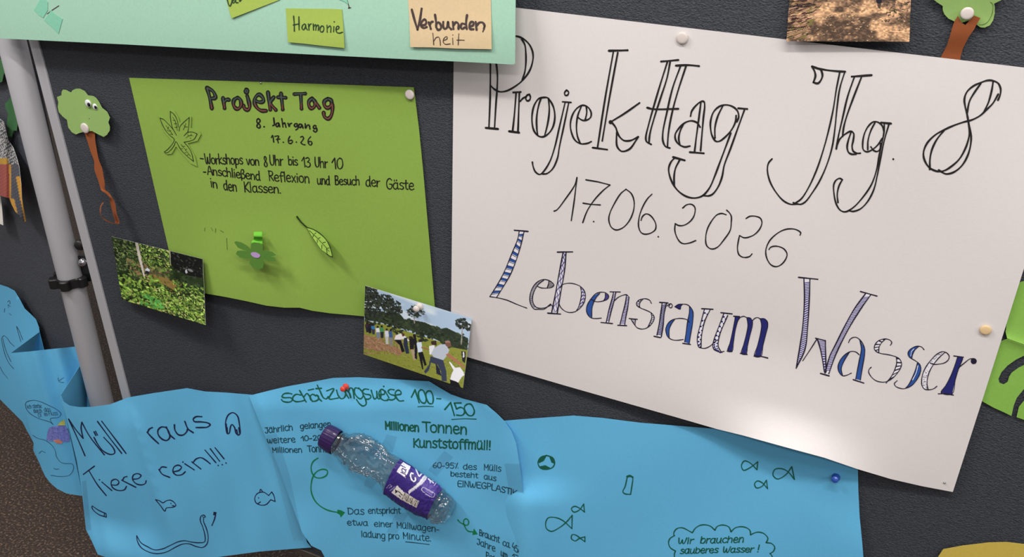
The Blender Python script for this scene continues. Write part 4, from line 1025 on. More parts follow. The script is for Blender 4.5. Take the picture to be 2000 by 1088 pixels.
# ------------------------------------------------------------------ right edge cut-outs
Pg = lambda u, v, e=0: at(u, v, .003 + .003 * math.exp(-abs((v - 662) - .35 * (u - 1967)) / 10.0) + e)
t3 = thing('paper_cutout', 'bright green paper cut-out with dark curved openings at the right edge', 'paper cutout', at(1990, 690, .003))
sheet('upper_piece', [(2010, 546), (1993, 551), (1985, 556), (1975, 596), (1967, 625), (1964, 648), (1967, 661), (2000, 673), (2050, 690), (2060, 545)], Pg, M['lime'], t3, step=6)
sheet('lower_piece', [(1967, 662.5), (2000, 674.5), (2060, 696), (2060, 690), (2010, 690), (1985, 702), (1968, 714), (1956, 727), (1950, 740), (1952, 748), (1960, 751), (1968, 746), (1971, 736), (1976, 728), (1990, 718), (2010, 709), (2060, 700), (2060, 750), (2010, 752), (1999, 761), (1986, 777), (1980, 792), (1975.5, 812.5), (1960, 805), (1940, 796), (1905, 777), (1930, 690), (1950, 668)][0:2] + [(2052, 692), (2010, 690), (1985, 702), (1968, 714), (1956, 727), (1950, 740), (1952, 748), (1960, 751), (1968, 746), (1971, 736), (1976, 728), (1990, 718), (2010, 709), (2054, 700), (2056, 748), (2010, 751), (1999, 761), (1986, 777), (1980, 792), (1975.5, 812.5), (1960, 805), (1940, 796), (1908, 778), (1930, 690), (1950, 668)], Pg, M['lime'], t3, step=5)
sheet('lower_piece', [(1985.5, 815), (1990, 795), (1998, 785), (2010, 773), (2056, 768), (2058, 828), (2000, 820)], Pg, M['lime'], t3, step=6)
cutout('paper_cutout', 'yellow paper cut-out rising from the bottom right corner', 'paper cutout', [(1822, 1108), (1832, 1088), (1842, 1073), (1880, 1066), (1930, 1060), (1965, 1059), (2000, 1063), (2040, 1072), (2080, 1100), (2080, 1180), (1830, 1190), (1805, 1140)], lambda u, v, e=0: at(u, v, .004 + e), M['yellow'], 10)

# ------------------------------------------------------------------ cut-outs on the left panel
PL = lambda u, v, e=0: at_left(u, v, .006 + e)
def zl(s): return pp(s, 0, 80, 2.863)
Pleaf = lambda u, v, e=0: at_left(u, v, .004 + .004 * ss(30, 10, u) + e)
tl_ = thing('paper_leaf', 'dark green lobed paper leaf hanging behind the aluminium post', 'paper leaf', Pleaf(20, 200))
sheet('paper', zl('-60,120 -10,110 10,98 22,130 36,155 20,190 12,228 -20,240 -70,230'), Pleaf, M['fir'], tl_, step=4)
sheet('paper', zl('62,290 55,325 28,350 32,380 45,405 38,460 50,500 38,530 66,537 76,500 94,503 100,450 104,400 84,330'), Pleaf, M['fir'], tl_, step=4)
PLb = lambda u, v, e=0: at_left(u, v, .012 + .018 * ss(260, 430, v) + .004 * math.sin(u * .2) + e)
def bird_col(u, v):
    x, y = u * 2.863, (v - 80) * 2.863
    wv = math.sin(x * .55 + 2.2 * math.sin(y * .09)) + .8 * math.sin(y * .33 + x * .2)
    if x < 52 + .0 * y and 690 < y < 890 and x < 48 + (y - 690) * .04: return (158 + 12 * wv, 84 + 8 * wv, 76 + 6 * wv)
    if 655 < y <= 690 and x < 45: return (190, 148, 62)
    edge_o = 78 + (y - 740) * .20
    if y > 760 and x > edge_o + 6: return (206 + 10 * wv, 152 + 8 * wv, 66)
    if y > 790 and x > edge_o - 26: return (78 + 14 * wv, 80 + 14 * wv, 88 + 14 * wv)
    if y > 690: return (206, 154, 70) if x < 62 or y > 880 else (84 + 12 * wv, 86 + 12 * wv, 94 + 12 * wv)
    return (196, 194, 190) if wv > .15 else (74, 78, 86)
bt = thing('paper_bird', 'painted paper bird with feathered wing and orange tip at the left edge', 'paper bird', PLb(20, 300))
sheet('body', zl('-90,400 -40,405 0,436 20,452 38,520 50,560 75,600 95,660 106,700 118,800 122,880 135,950 146,1010 130,1010 108,975 85,955 65,915 52,880 0,865 -80,840'), PLb, M['print_matt'], bt, step=2.2, colf=bird_col)
strip('white_tab', [(-14, 378, .012, 1, 381, .012), (-14, 410, .014, 4.5, 412, .016), (-12, 432, .018, 6.5, 440, .02)], M['cream'], bt, P=at_left, n=3, m=2)

# ------------------------------------------------------------------ blue banner
W_ = lambda u, v: u - .22 * (v - 775)
TC = [(108, .040), (124, .046), (150, .050), (205, .050), (255, .036), (330, .030), (400, .020), (465, .0075), (515, .004), (700, .004)]
def d_C(u, v):
    w = W_(u, v); d = interp(TC, w)
    xf = 268 + (v - 830) * .30
    q = u - xf; d += .0065 * (math.exp(q / 45.0) if q < 0 else math.exp(-q / 9.0)) * ss(770, 840, v) * ss(1060, 940, v)
    q = u - 470 - (v - 770) * .30; d += .002 * (math.exp(q / 14.0) if q < 0 else math.exp(-q / 40.0))
    d += .003 * math.exp(-abs(u - 250 - (v - 770) * .1) / 25.0) * ss(900, 780, v)
    d += .024 * ss(1000, 1085, v - .22 * (u - 180)) * ss(360, 190, u)
    return d + .001 * math.sin(u * .035 + v * .02)
PC = lambda u, v, e=0: at(u, v, d_C(u, v) + e)
bn = thing('paper_banner', 'long blue paper banner folded around the post and running along the bottom', 'banner', at(600, 920, .012))
s1 = sheet('left_sheet', [(118, 770), (124, 785), (135, 792.5), (155, 795.5), (180, 795), (215, 790), (250, 776.5), (300, 768), (365, 758.5), (400, 765), (440, 767), (500, 772), (540, 880), (575, 980), (600, 1060), (608, 1069.5), (560, 1073), (510, 1077), (426, 1088), (360, 1098), (280, 1104), (230, 1096), (191, 1083), (176, 1050), (168, 1035), (160, 960), (150, 900), (133, 830)], PC, M['blue'], bn, step=7)
# folded run behind the post (hidden side of the same sheet)
def d_sheet2(u, v):
    d = .013 + .014 * math.exp(-((u - 1012 - (v - 900) * .12) / 55.0) ** 2) - .008 * ss(805, 742, v) + .004 * ss(950, 1080, v)
    d += .003 * math.exp(-abs(u - 500 - (v - 775) * .33) / 20.0)
    return d + .001 * math.sin(u * .03) * math.sin(v * .04)
P2s = lambda u, v, e=0: at(u, v, d_sheet2(u, v) + e)
s2 = sheet('middle_sheet', [(486, 773), (530, 762), (560, 755), (610, 746), (650, 738.5), (700, 737), (770, 741), (838, 745), (856, 756), (880, 770), (905, 779), (950, 791), (970, 808), (985, 823), (999, 843), (1008, 866), (1016, 915), (1024, 980), (1031, 1040), (1038, 1110), (640, 1112), (634, 1088), (627, 1075), (608, 1066), (590, 1040), (570, 985), (545, 915), (515, 845)], P2s, M['blue'], bn, step=7)
def d_s3(u, v): return .004 + .016 * math.exp(-((u - 1006 - (v - 900) * .12) / 42.0) ** 2) + .001 * math.sin(u * .012 + v * .02) + .006 * ss(1560, 1690, u) * ss(960, 1080, v) + .012 * ss(925, 990, v) * math.exp(-((u - 1030) / 75.0) ** 2)
P3s = lambda u, v, e=0: at(u, v, d_s3(u, v) + e)
s3 = sheet('right_sheet', [(972, 823), (1050, 817), (1120, 812), (1180, 817), (1250, 826), (1400, 838), (1530, 850), (1650, 888), (1675, 896), (1676.5, 960), (1679, 1010), (1684, 1060), (1688, 1110), (1000, 1112), (985, 960)], P3s, M['blue'], bn, step=12)
rowsB = [(20, 690, .030, 95, 948, .030), (21.5, 689.5, .031, 100, 951, .031), (30, 688.5, .0305, 105, 955, .030), (60, 686, .024, 130, 962, .024), (100, 681.5, .002, 150, 966, .002), (150, 677, -.030, 200, 972, -.03), (200, 672, -.048, 250, 976, -.048)]
TB = [(20, .030), (24, .031), (35, .030), (60, .024), (105, .002), (150, -.028), (200, -.048)]
def d_B(u, v): return interp(TB, u - .26 * (v - 690)) - .012 * ss(690, 960, v) * ss(120, 60, u - .26 * (v - 690))
PB = lambda u, v, e=0: at(u, v, d_B(u, v) + e)
s1b = sheet('rear_run', [(20, 690), (60, 686.5), (100, 682), (150, 677), (171, 674.5), (200, 800), (240, 975), (215, 974), (155, 968), (130, 964), (112, 955), (98, 943), (88, 930), (80, 912), (72, 890), (60, 845), (46, 790), (32, 740)], PB, M['blue'], bn, step=4.5)
PA = lambda u, v, e=0: at_left(u, v, .008 + .006 * math.sin(u * .05) + .036 * ss(560, 880, v) + e)
s1a = sheet('side_run', [(-60, 540), (-25, 547), (0, 556), (15, 561), (28, 568), (38, 584), (48, 603), (60, 614), (70, 624), (76, 640), (77, 648), (90, 700), (110, 800), (115, 880), (75, 885), (62, 858), (52, 840), (44, 824), (22, 802), (0, 780), (-25, 762), (-60, 742)], PA, M['blue'], bn, step=7)
def bridge(name, e0, e1, n=6):
    """strip of the same paper joining two edges given as world points"""
    V = []; m = len(e0)
    for i in range(n + 1):
        t = i / n
        for a, b in zip(e0, e1): V.append(a + (b - a) * t)
    Fc = [(i * m + j, i * m + j + 1, (i + 1) * m + j + 1, (i + 1) * m + j) for i in range(n) for j in range(m - 1)]
    return mesh(name, V, Fc, M['blue'], bn, thick=.00035)
tt = np.linspace(0, 1, 12)
def eA(t): return PA(77 - 12 * t, 648 + 232 * t)
bridge('fold', [eA(t) for t in tt], [PB(20 + 62 * t, 690 + 225 * t) for t in tt])
bridge('fold', [at(168 + 10 * t, 696 + 250 * t, -.030) for t in tt], [PC(118.5 + 41 * t, 771 + 188 * t) for t in tt])
# tape
def tape(outline, P, e=.0006):
    sheet('tape', outline, lambda u, v, x=0: P(u, v, e + x), M['tape'], bn, step=9, thick=None)
tape([(520, 850), (540, 846), (566, 930), (592, 1055), (574, 1058), (548, 960)], P2s)
tape([(985, 905), (1018, 906), (1036, 1075), (1014, 1078)], P2s)
tape([(755, 848), (776, 853), (766, 884), (744, 874)], P2s); tape([(868, 880), (885, 893), (852, 930), (836, 918)], P2s)
tape([(716, 932), (740, 938), (726, 955), (710, 948)], P2s); tape([(772, 1004), (800, 1000), (775, 1042), (755, 1040)], P2s)
tape([(160, 940), (168, 938), (178, 1035), (168, 1036)], PC)

# lettering on the left sheet
I = Ink(PC); z = (120, 790, 5.44); nl = M['ink_navyline']
S('75,155 165,350 250,545|75,155 150,265 230,360|230,360 208,250 215,188|215,188 300,340 455,535|345,350 390,430 450,500 530,532 565,515 555,470 450,350|345,290 365,330|362,285 382,325|382,180 500,340 640,520|427,178 550,340 685,520', *z, 2.5)
I.mark(); S('910,295 960,350 1030,415|915,300 930,265 965,245|1110,243 1060,240 1025,275 1030,325 1075,372 1120,382 1150,350 1140,290 1110,243|1115,240 1150,320 1200,365|1200,215 1205,270 1240,320 1290,325 1330,290 1340,260|1310,180 1345,260 1400,300|1490,130 1430,130 1400,155 1410,180 1480,185 1550,195 1580,215 1550,240 1490,245 1430,245', *z, 3.0)
I.build('lettering', nl, s1)
I = Ink(PC)
S('232,743 350,655|292,705 380,850 475,968|430,825 535,915|403,800|530,855 590,855 610,825 580,795 535,810 528,850 550,890 610,915 670,905 690,870|640,805 790,880|650,805 665,775 695,765|760,795 820,785 845,755 810,735 765,750 755,795 790,840 850,855 890,840 900,810', *z, 2.4)
I.mark(); S('1035,690 1070,740 1150,775|1045,690 1065,665 1115,668|1190,715 1250,700 1275,665 1240,645 1195,665 1185,715 1220,750 1280,745 1315,715|1310,630 1410,695|1290,612|1385,610 1480,685|1395,620 1430,580 1480,565 1530,590 1580,630', *z, 2.6)
S('1525,485 1640,618|1580,470 1680,603|1632,460 1727,578|1665,648|1708,640|1748,622', *z, 2.4)
I.build('lettering', nl, s1)
I = Ink(PC); z = (0, 700, 2.804)
S('1240,400 1235,350 1250,310 1275,297 1300,315 1312,370 1315,410 1305,420 1292,410 1285,380 1270,362 1262,375 1255,410 1245,412 1240,390', *z, 2.6); S('1240,395 1238,360|1246,410 1243,380|1312,405 1308,380|1300,412 1296,392', *z, 3.2)
I.mark(); S('505,808 540,832 580,850|580,850 582,870|582,870 540,855 510,830 503,815 505,808|572,848 570,865', *z, 1.9)
z = (140, 960, 3.846)
I.mark(); S('630,62 660,70 685,85 710,70 740,65 765,78 782,105 760,118 710,125 700,148 665,105 630,62|745,90|755,105 770,108', *z, 1.9)
I.mark(); S('488,332 520,385 570,415 620,438 680,432 740,405 800,378 850,370 900,380 960,385 998,378 1002,340 985,270 965,215 972,185 990,177 1003,190 990,198|488,332 492,370 520,420 580,455 640,467 710,455 780,418 830,396 880,393 940,415 985,420 1015,395 1025,345 1012,280 990,225 990,205|985,190', *z, 1.9)
I.mark(); S('1080,180 1070,215 1053,255', *z, 2.4); I.fill(pp('1066,152 1088,156 1084,180 1062,178', *z), mi=0)
I.mark(); S('1480,30 1440,5 1395,15 1375,50 1385,85 1420,102 1460,98 1495,62|1495,62 1528,75|1528,75 1520,35 1503,3|1503,3 1480,30|1412,5 1418,-16 1436,4|1403,48|1398,92 1418,78', *z, 1.9)
I.build(['helmet_drawing', 'tube_drawing', 'fish_drawing', 'worm_drawing', 'match_drawing', 'fish_drawing'], nl, s1)
# middle sheet
I = Ink(P2s)
def wl(word, x0, y0, x1, y1, h, w, z, mid=None, **kw):
    b = [(z[0] + x0 / z[2], z[1] + y0 / z[2]), (z[0] + x1 / z[2], z[1] + y1 / z[2])]
    if mid: b.insert(1, (z[0] + mid[0] / z[2], z[1] + mid[1] / z[2]))
    I.mark(); write(I, word, b, h / z[2], w, xh=kw.pop('xh', 1.26), **kw)
z = (530, 740, 6.8)
S('270,200 225,190 165,200 140,235 170,250 250,250 280,270 260,300 210,310 150,295 135,275|390,215 330,205 290,235 285,275 320,300 380,300 440,285|375,155 415,225 460,305|430,240 470,195 500,220 545,300|590,225 545,205 515,235 525,280 570,298 620,275 625,230 600,215|610,225 635,265 665,295|490,150 560,135|610,85 650,170 690,250 730,265 755,235|590,130 665,125|735,160 830,130 765,265 885,255|865,150 885,215 920,260 960,255 985,215 985,160|965,150 1000,215 1025,255|990,150 1030,180 1055,250|1020,175 1050,120 1075,130 1100,260', *z, 2.9)
S('1160,130 1115,120 1100,170 1130,230 1180,265 1215,235 1210,180 1160,120|1215,200 1255,290 1255,340 1215,360 1170,330 1130,275|1290,140 1240,135 1210,165 1240,200 1310,215 1320,245 1285,270 1250,265|1325,150 1345,215 1365,264 1386,262 1402,225 1398,165|1402,225 1420,264 1440,262 1456,215 1450,160|1440,210 1500,200 1500,160 1460,140 1430,175 1440,240 1490,285 1545,285|1510,160 1560,250|1492,100|1630,145 1580,140 1550,165 1580,205 1640,225 1645,255 1600,280 1545,270|1650,215 1720,200 1715,165 1680,150 1645,185 1660,250 1700,292 1755,290', *z, 2.9)
z = (730, 740, 6.8); I.mark()
S('500,243 548,145|548,145 575,230 603,318|620,145 595,175 600,250 640,315 680,320 695,270 680,200 650,150 620,145|720,160 695,190 700,260 735,325 775,328 790,280 780,210 755,165 720,160|838,262 888,265|943,408 1020,315|1020,315 1045,400 1070,485|1160,320 1070,322|1070,322 1100,400|1100,400 1150,378 1195,400 1205,450 1170,485 1100,480|1240,335 1205,370 1215,430 1260,485 1310,485 1335,440 1320,380 1285,335 1240,335', *z, 3.0)
S('585,370 690,364 790,368|1035,540 1200,530 1360,535', *z, 1.8)
wl('Millionen', 150, 668, 605, 705, 105, 3.1, z); wl('Tonnen', 645, 700, 1245, 738, 125, 3.1, z); wl('Kunststoffmüll!', 520, 905, 1560, 940, 115, 3.1, z)
I.build('lettering', M['ink_green'], s2)
I = Ink(P2s); z = (510, 810, 11.76)
wl('Jährlich', 95, 425, 735, 352, 130, 1.8, z); wl('gelangen', 895, 332, 1615, 280, 125, 1.8, z); wl('weitere', 140, 658, 795, 632, 125, 1.8, z); wl('10-20', 920, 605, 1405, 580, 115, 1.8, z); wl('Millionen', 255, 868, 950, 868, 115, 1.8, z); wl('Tonnen', 1065, 852, 1640, 864, 145, 1.8, z)
z = (830, 890, 10)
wl('60-95%', 150, 238, 660, 250, 105, 1.65, z); wl('des', 740, 266, 1015, 276, 105, 1.65, z); wl('Mülls', 1145, 282, 1490, 312, 115, 1.65, z); wl('besteht', 495, 400, 1040, 440, 95, 1.65, z); wl('aus', 1145, 455, 1395, 497, 100, 1.65, z); wl('EINWEGPLASTIK', 635, 600, 1795, 790, 115, 1.75, z, mid=(1230, 655))
z = (660, 980, 9.09)
wl('Das', 170, 222, 475, 226, 112, 1.7, z); wl('entspricht', 535, 212, 1115, 208, 100, 1.7, z); wl('etwa', 160, 415, 540, 428, 95, 1.7, z); wl('einer', 640, 440, 975, 452, 95, 1.7, z); wl('Müllwagen-', 1040, 462, 1805, 545, 105, 1.7, z); wl('ladung', 410, 622, 850, 660, 105, 1.7, z); wl('pro', 895, 655, 1090, 665, 105, 1.7, z); wl('Minute.', 1150, 655, 1660, 705, 110, 1.7, z)
S('1200,712 1400,732 1620,760', *z, 1.6)
z = (880, 980, 10.075)
wl('Braucht', 560, 660, 965, 812, 115, 1.7, z); wl('ca.', 1020, 852, 1180, 915, 115, 1.7, z); wl('450', 1205, 925, 1390, 1065, 130, 1.7, z); wl('Jahre', 520, 838, 885, 985, 115, 1.7, z); wl('um', 985, 1060, 1120, 1120, 110, 1.7, z); wl('Pet', 690, 1100, 880, 1190, 115, 1.7, z); wl('17', 1210, 1130, 1330, 1190, 110, 1.7, z)
I.build('lettering', M['ink_teal'], s2)
I = Ink(P2s); z = (600, 820, 4.947)
S('103,370 60,400 38,450 45,510 80,555 140,560 190,530 192,490 150,478 100,495 60,540 38,620 40,700 80,790 150,850 220,880 300,895', *z, 2.6); I.fill(pp('292,868 330,875 365,895 325,945 312,915 290,905', *z))
z = (880, 980, 10.075); I.mark()
S('140,355 190,410 250,440 310,465 350,440 355,390 330,345 290,340 258,375 260,430 290,510 340,575 430,595', *z, 2.4); I.fill(pp('460,525 500,585 535,640 430,655 440,590', *z))
I.build('curly_arrow', M['arrow_green'], s2)
# right sheet
I = Ink(P3s); z = (1020, 860, 3.333)
I.mark(); S('1533,140 1480,180 1440,195 1427,165 1445,135 1480,145 1528,192|1528,192 1533,140', *z, 2.3)
I.mark(); S('1755,172 1715,225 1660,252 1632,225 1645,190 1690,185 1730,205 1772,255|1772,255 1755,172', *z, 2.3)
I.mark(); S('1590,260 1560,300 1525,310 1512,285 1530,265 1560,275 1597,315|1597,315 1590,260', *z, 2.3)
I.mark(); S('400,415 370,455 335,467 320,445 340,430 370,440 405,467|405,467 400,415', *z, 2.3)
I.mark(); S('325,488 285,535 240,570 190,593 158,575 153,535 170,505 215,503 260,520 323,575|323,575 325,488', *z, 2.3)
I.mark(); S('408,628 370,640 345,655 320,640 325,615 350,618 380,640 408,660|408,660 408,628', *z, 2.3)
I.mark(); S('683,240 670,300 655,335 668,348 705,352|705,352 718,270 720,248', *z, 2.3)
S('683,236 702,232 718,240', *z, 4.2)
I.mark(); S('157,98 120,112 102,145 118,180 155,190 195,178 211,150 200,115 157,98', *z, 2.4)
for p in ('125,110 160,100 140,135 108,150 104,135', '175,105 205,120 213,155 190,145', '112,170 150,162 185,180 150,190 125,186'): I.fill(pp(p, *z))
I.build(['fish_drawing'] * 6 + ['bottle_drawing', 'round_sign_drawing'], M['ink_green'], s3)
I = Ink(P3s); z = (1280, 1000, 7.143)
S('260,330 258,290 290,240 345,220 400,228 460,260 515,290|515,290 560,225 630,185 700,180 770,200 830,255|830,255 860,205 920,183 980,188 1030,215 1055,278|1055,278 1110,225 1190,205 1270,220 1320,260 1328,320|1328,320 1390,290 1450,282 1520,305 1570,370 1545,428|1545,428 1620,440 1665,490 1650,545 1600,580|1600,580 1625,610 1632,650 1610,700 1540,730|268,330 205,370 183,430 210,500 280,545|280,545 265,590 272,650 320,710 420,730', *z, 2.3)
wl('Wir', 310, 445, 535, 440, 82, 2.3, z); wl('brauchen', 620, 438, 1235, 425, 90, 2.3, z); wl('sauberes', 340, 582, 875, 568, 82, 2.3, z); wl('Wasser', 935, 568, 1370, 560, 80, 2.3, z); wl('!', 1415, 560, 1445, 560, 100, 2.3, z)
I.build(['cloud_drawing', 'lettering'], M['ink_green'], s3)
# rear run and side run: pencil drawings
I = Ink(PB); z = (0, 740, 4.535)
S('470,405 445,385 420,375 340,350 270,310 230,260 230,210 290,190 350,200 430,235 500,270 540,310 520,340 450,350 445,365 470,405', *z, 1.1)
for a in (('ich', 242, 262, 285, 262, 32), ('sterbe', 292, 258, 372, 258, 34), ('durch', 298, 300, 375, 298, 34), ('das', 392, 292, 452, 288, 36), ('Öl', 338, 340, 372, 336, 34), ('im', 392, 330, 425, 328, 34), ('Fluss', 432, 325, 515, 322, 36)):
    G.setdefault('Ö', (G['0'][0] + '|.2,1.14 .2,1.2|.42,1.14 .42,1.2', .62)); G.setdefault('F', ('.1,1 .1,0|.04,.98 .52,1|.1,.54 .44,.54', .54))
    wl(*a, .8, z)
I.mark(); S('290,500 330,525 400,545 460,590 490,640 500,690 540,740 580,750 640,755 652,790 620,850 540,865 450,855', *z, 1.0); I.mark(); S('345,660 370,640 400,655', *z, 1.0); I.mark(); S('475,790 490,800 520,798', *z, 1.0)
I.build('pencil_drawing', M['pencil'], s1b)
I = Ink(PB)
I.fill(pp('430,440 460,422 520,415 580,415 595,445 610,470 620,550 580,560 540,562 470,550 412,545 415,500', *z), up=.0005)
I.fill(pp('470,545 515,535 555,555 545,575 500,572', *z), up=.0008, mi=1); I.fill(pp('505,415 540,375 570,360 580,410', *z), up=.0004, mi=2)
I.stroke(pp('595,440 615,490 622,530', *z), 1.0, up=.0006, mi=3)
I.build('coloured_fish', [M['crayon_violet'], M['crayon_orange'], M['crayon_yellow'], M['ink']], s1b)
I = Ink(PB); S('515,-10 520,20 545,32 565,30|565,-12 525,15', *z, 1.0); I.build('pencil_drawing', M['pencil'], s1b)
I = Ink(PA); z = (0, 540, 5.44)
S('145,980 100,930 60,850 25,720 18,660 40,630 75,655 110,705 150,740|115,905 75,820 45,730 30,660|115,905 75,820', *z, 1.1); I.mark(); S('175,530 182,560 220,690|175,530 195,560 240,670', *z, 1.1)
[(I.mark(), S(q, *z, .9)) for q in ('80,270 100,255 105,290', '50,340 45,380', '90,330 85,300 110,320', '95,390 120,410')]; I.mark(); S('0,960 30,1020 80,1080', *z, .9)
I.build('pencil_drawing', M['pencil'], s1a)

# ------------------------------------------------------------------ crushed bottle
zb = (600, 820, 4.947)
ST = [  # centre x, y, half width (zoomed crop), half thickness (m), squareness of crumple
 (158, 146, 40, .006, 0), (160, 148, 86, .0135, 0), (168, 153, 92, .0145, 0), (268, 213, 102, .0148, 0), (282, 221, 100, .0146, 0)]
BODY = [(262, 207, 72, .0118, 0), (285, 222, 92, .0138, 0), (312, 236, 96, .0142, 0), (324, 243, 104, .015, 0), (334, 248, 98, .0142, 0), (352, 258, 108, .0145, .1), (400, 278, 138, .017, .5), (470, 305, 160, .018, .9), (560, 345, 160, .017, 1), (640, 395, 145, .016, 1), (710, 440, 130, .015, 1), (770, 485, 140, .016, .9), (825, 548, 164, .018, .35), (900, 605, 166, .018, .2), (1000, 672, 164, .018, .2), (1100, 735, 160, .018, .25), (1180, 775, 152, .018, .4), (1235, 815, 140, .017, .8), (1290, 855, 130, .016, 1), (1345, 880, 112, .015, 1), (1385, 905, 88, .012, .8), (1398, 912, 40, .006, .5), (1399, 913, 2, .001, 0)]
def vnoise(x, y, s=0):
    def h(i, j): return math.modf(math.sin(i * 127.1 + j * 311.7 + s * 74.7) * 43758.5453)[0]
    i, j = math.floor(x), math.floor(y); u, v = x - i, y - j
    a = abs(h(i, j)); b = abs(h(i + 1, j)); c = abs(h(i, j + 1)); d = abs(h(i + 1, j + 1))
    return (a * (1 - u) + b * u) * (1 - v) + (c * (1 - u) + d * u) * v
DB0 = .0165
bdir = np.array(at(1180, 940, 0)) - 0
b0 = at(600 + 324 / 4.947, 820 + 243 / 4.947, .03); b1 = at(600 + 1290 / 4.947, 820 + 855 / 4.947, .03)
BA = (b1 - b0) / np.linalg.norm(b1 - b0); BN = np.array([0, -1.0, 0]); BW = np.cross(BA, BN); BW /= np.linalg.norm(BW)
if BW[2] < 0: BW = -BW
def ring_at(row, nseg, crum, off=0.0, seed=0):
    cx, cy, hw, th, cf = row
    back = d_sheet2(600 + cx / 4.947, 820 + cy / 4.947) + .0012
    c = at(600 + cx / 4.947, 820 + cy / 4.947, back + max(th, .0145 if cx < 340 else th))
    hwm = np.linalg.norm(at(600 + (cx + hw * .51) / 4.947, 820 + (cy - hw * .86) / 4.947, back + th) - c)
    out = []
    for i in range(nseg):
        t = 2 * math.pi * i / nseg
        k = 1.0
        if cf and crum:
            f1 = vnoise(t * 2.2 + 3, cx * .012, seed) - .5; f2 = abs(vnoise(t * 4.4, cx * .03 + 9, seed + 1) - .5) - .25
            f3 = abs(vnoise(t * 5 + cx * .02, cx * .045 + 4, seed + 2) - .5) - .25; f4 = abs(vnoise(t * 8 - cx * .03, cx * .03 + 7, seed + 5) - .5) - .25; k += cf * (.24 * f1 + .30 * f2 + .20 * f3 + .12 * f4)
        p = c + BW * math.cos(t) * (hwm * k + off) + BN * math.sin(t) * (th * (k if math.sin(t) > 0 else 1) + off)
        out.append(p)
    return out
def tube(name, rows, mat, parent, nseg=48, n=3, crum=True, smooth=True, cap=True, off=0.0):
    rr = cr([np.array(r, float) for r in rows], n)
    V = []; Fc = []
    for r in rr: V += ring_at(r, nseg, crum, off)
    for k in range(len(rr) - 1):
        for i in range(nseg):
            j = (i + 1) % nseg; Fc.append((k * nseg + i, k * nseg + j, (k + 1) * nseg + j, (k + 1) * nseg + i))
    if cap:
        Fc.append(tuple(range(nseg))); Fc.append(tuple(reversed(range((len(rr) - 1) * nseg, len(rr) * nseg))))
    o = mesh(name, V, Fc, mat, parent, smooth=smooth)
    bm = bmesh.new(); bm.from_mesh(o.data); bmesh.ops.recalc_face_normals(bm, faces=bm.faces); bm.to_mesh(o.data); bm.free()
    return o
bt_ = thing('plastic_bottle', 'crushed clear plastic bottle with violet cap and label taped on the blue banner', 'bottle', at(755, 935, .03))
tube('bottle_body', BODY, M['pet'], bt_, nseg=90, n=8)
strip('clear_flap', [tuple(q) for q in ((600 + 690 / 4.947, 820 + 265 / 4.947, .040, 600 + 790 / 4.947, 820 + 330 / 4.947, .038), (600 + 715 / 4.947, 820 + 235 / 4.947, .036, 600 + 800 / 4.947, 820 + 300 / 4.947, .033), (600 + 750 / 4.947, 820 + 188 / 4.947, .024, 600 + 822 / 4.947, 820 + 268 / 4.947, .024))], M['pet'], bt_, n=4, m=5, thick=None)
# cap with ribs
rr = cr([np.array(r, float) for r in ST], 4); V = []; Fc = []; ns = 96
for q, r in enumerate(rr):
    g = ring_at(r, ns, False)
    c = sum(g) / ns
    V += [c + (p - c) * (1 + (.014 * (i % 4 < 2) if 3 < q < len(rr) - 3 else 0)) for i, p in enumerate(g)]
for k_ in range(len(rr) - 1):
    for i in range(ns):
        j = (i + 1) % ns; Fc.append((k_ * ns + i, k_ * ns + j, (k_ + 1) * ns + j, (k_ + 1) * ns + i))
Fc.append(tuple(range(ns)))
o = mesh('cap', V, Fc, M['cap'], bt_, smooth=False)
bm = bmesh.new(); bm.from_mesh(o.data); bmesh.ops.recalc_face_normals(bm, faces=bm.faces); bm.to_mesh(o.data); bm.free()
# label: coloured print on the sleeve
lab = [r for r in BODY if 825 <= r[0] <= 1235]
NL, NA = 150, 130
lr = cr([np.array(r, float) for r in lab], 40); lr = [lr[int(i * (len(lr) - 1) / (NL - 1))] for i in range(NL)]
# raster in zoomed-crop coordinates, via the sleeve's own (length, girth) coordinates
V = []; uv = []
for r in lr:
    g = np.array(ring_at(r, 256, True, .0007))
    for a in range(NA):
        t = (-0.10 + 1.20 * a / (NA - 1)) * math.pi          # round the front, just past both edges
        f = (t / (2 * math.pi)) % 1.0 * 256; i = int(f) % 256; V.append(g[i] + (g[(i + 1) % 256] - g[i]) * (f - int(f)))
        q = project(V[-1]); uv.append(((q[0] - 600) * 4.947, (q[1] - 820) * 4.947))
uv = np.array(uv); colr = np.zeros((len(uv), 3)); colr[:] = (58, 42, 120)
def lab_poly(s, c):
    q = [tuple(float(a) for a in p.split(',')) for p in s.split()]
    m = np.zeros(len(uv), bool); n = len(q); j = n - 1
    for i in range(n):
        xi, yi = q[i]; xj, yj = q[j]
        if yi != yj: m ^= ((yi > uv[:, 1]) != (yj > uv[:, 1])) & (uv[:, 0] < (xj - xi) * (uv[:, 1] - yi) / (yj - yi) + xi)
        j = i
    colr[m] = c
def lab_line(s, w, c):
    for part in s.split('|'):
        q = np.array(cr([tuple(float(a) for a in p.split(',')) for p in part.split()], 8))
        for a, b in zip(q[:-1], q[1:]):
            ab = b - a; L2 = max(1e-6, ab @ ab); tt_ = np.clip(((uv - a) @ ab) / L2, 0, 1); dd = np.hypot(*(uv - a - tt_[:, None] * ab).T)
            colr[dd < w / 2] = c
lab_poly('990,455 1320,650 1210,760 1130,700 1060,560', (84, 66, 150))
lab_poly('925,408 1000,450 950,558 864,500', (238, 234, 240))
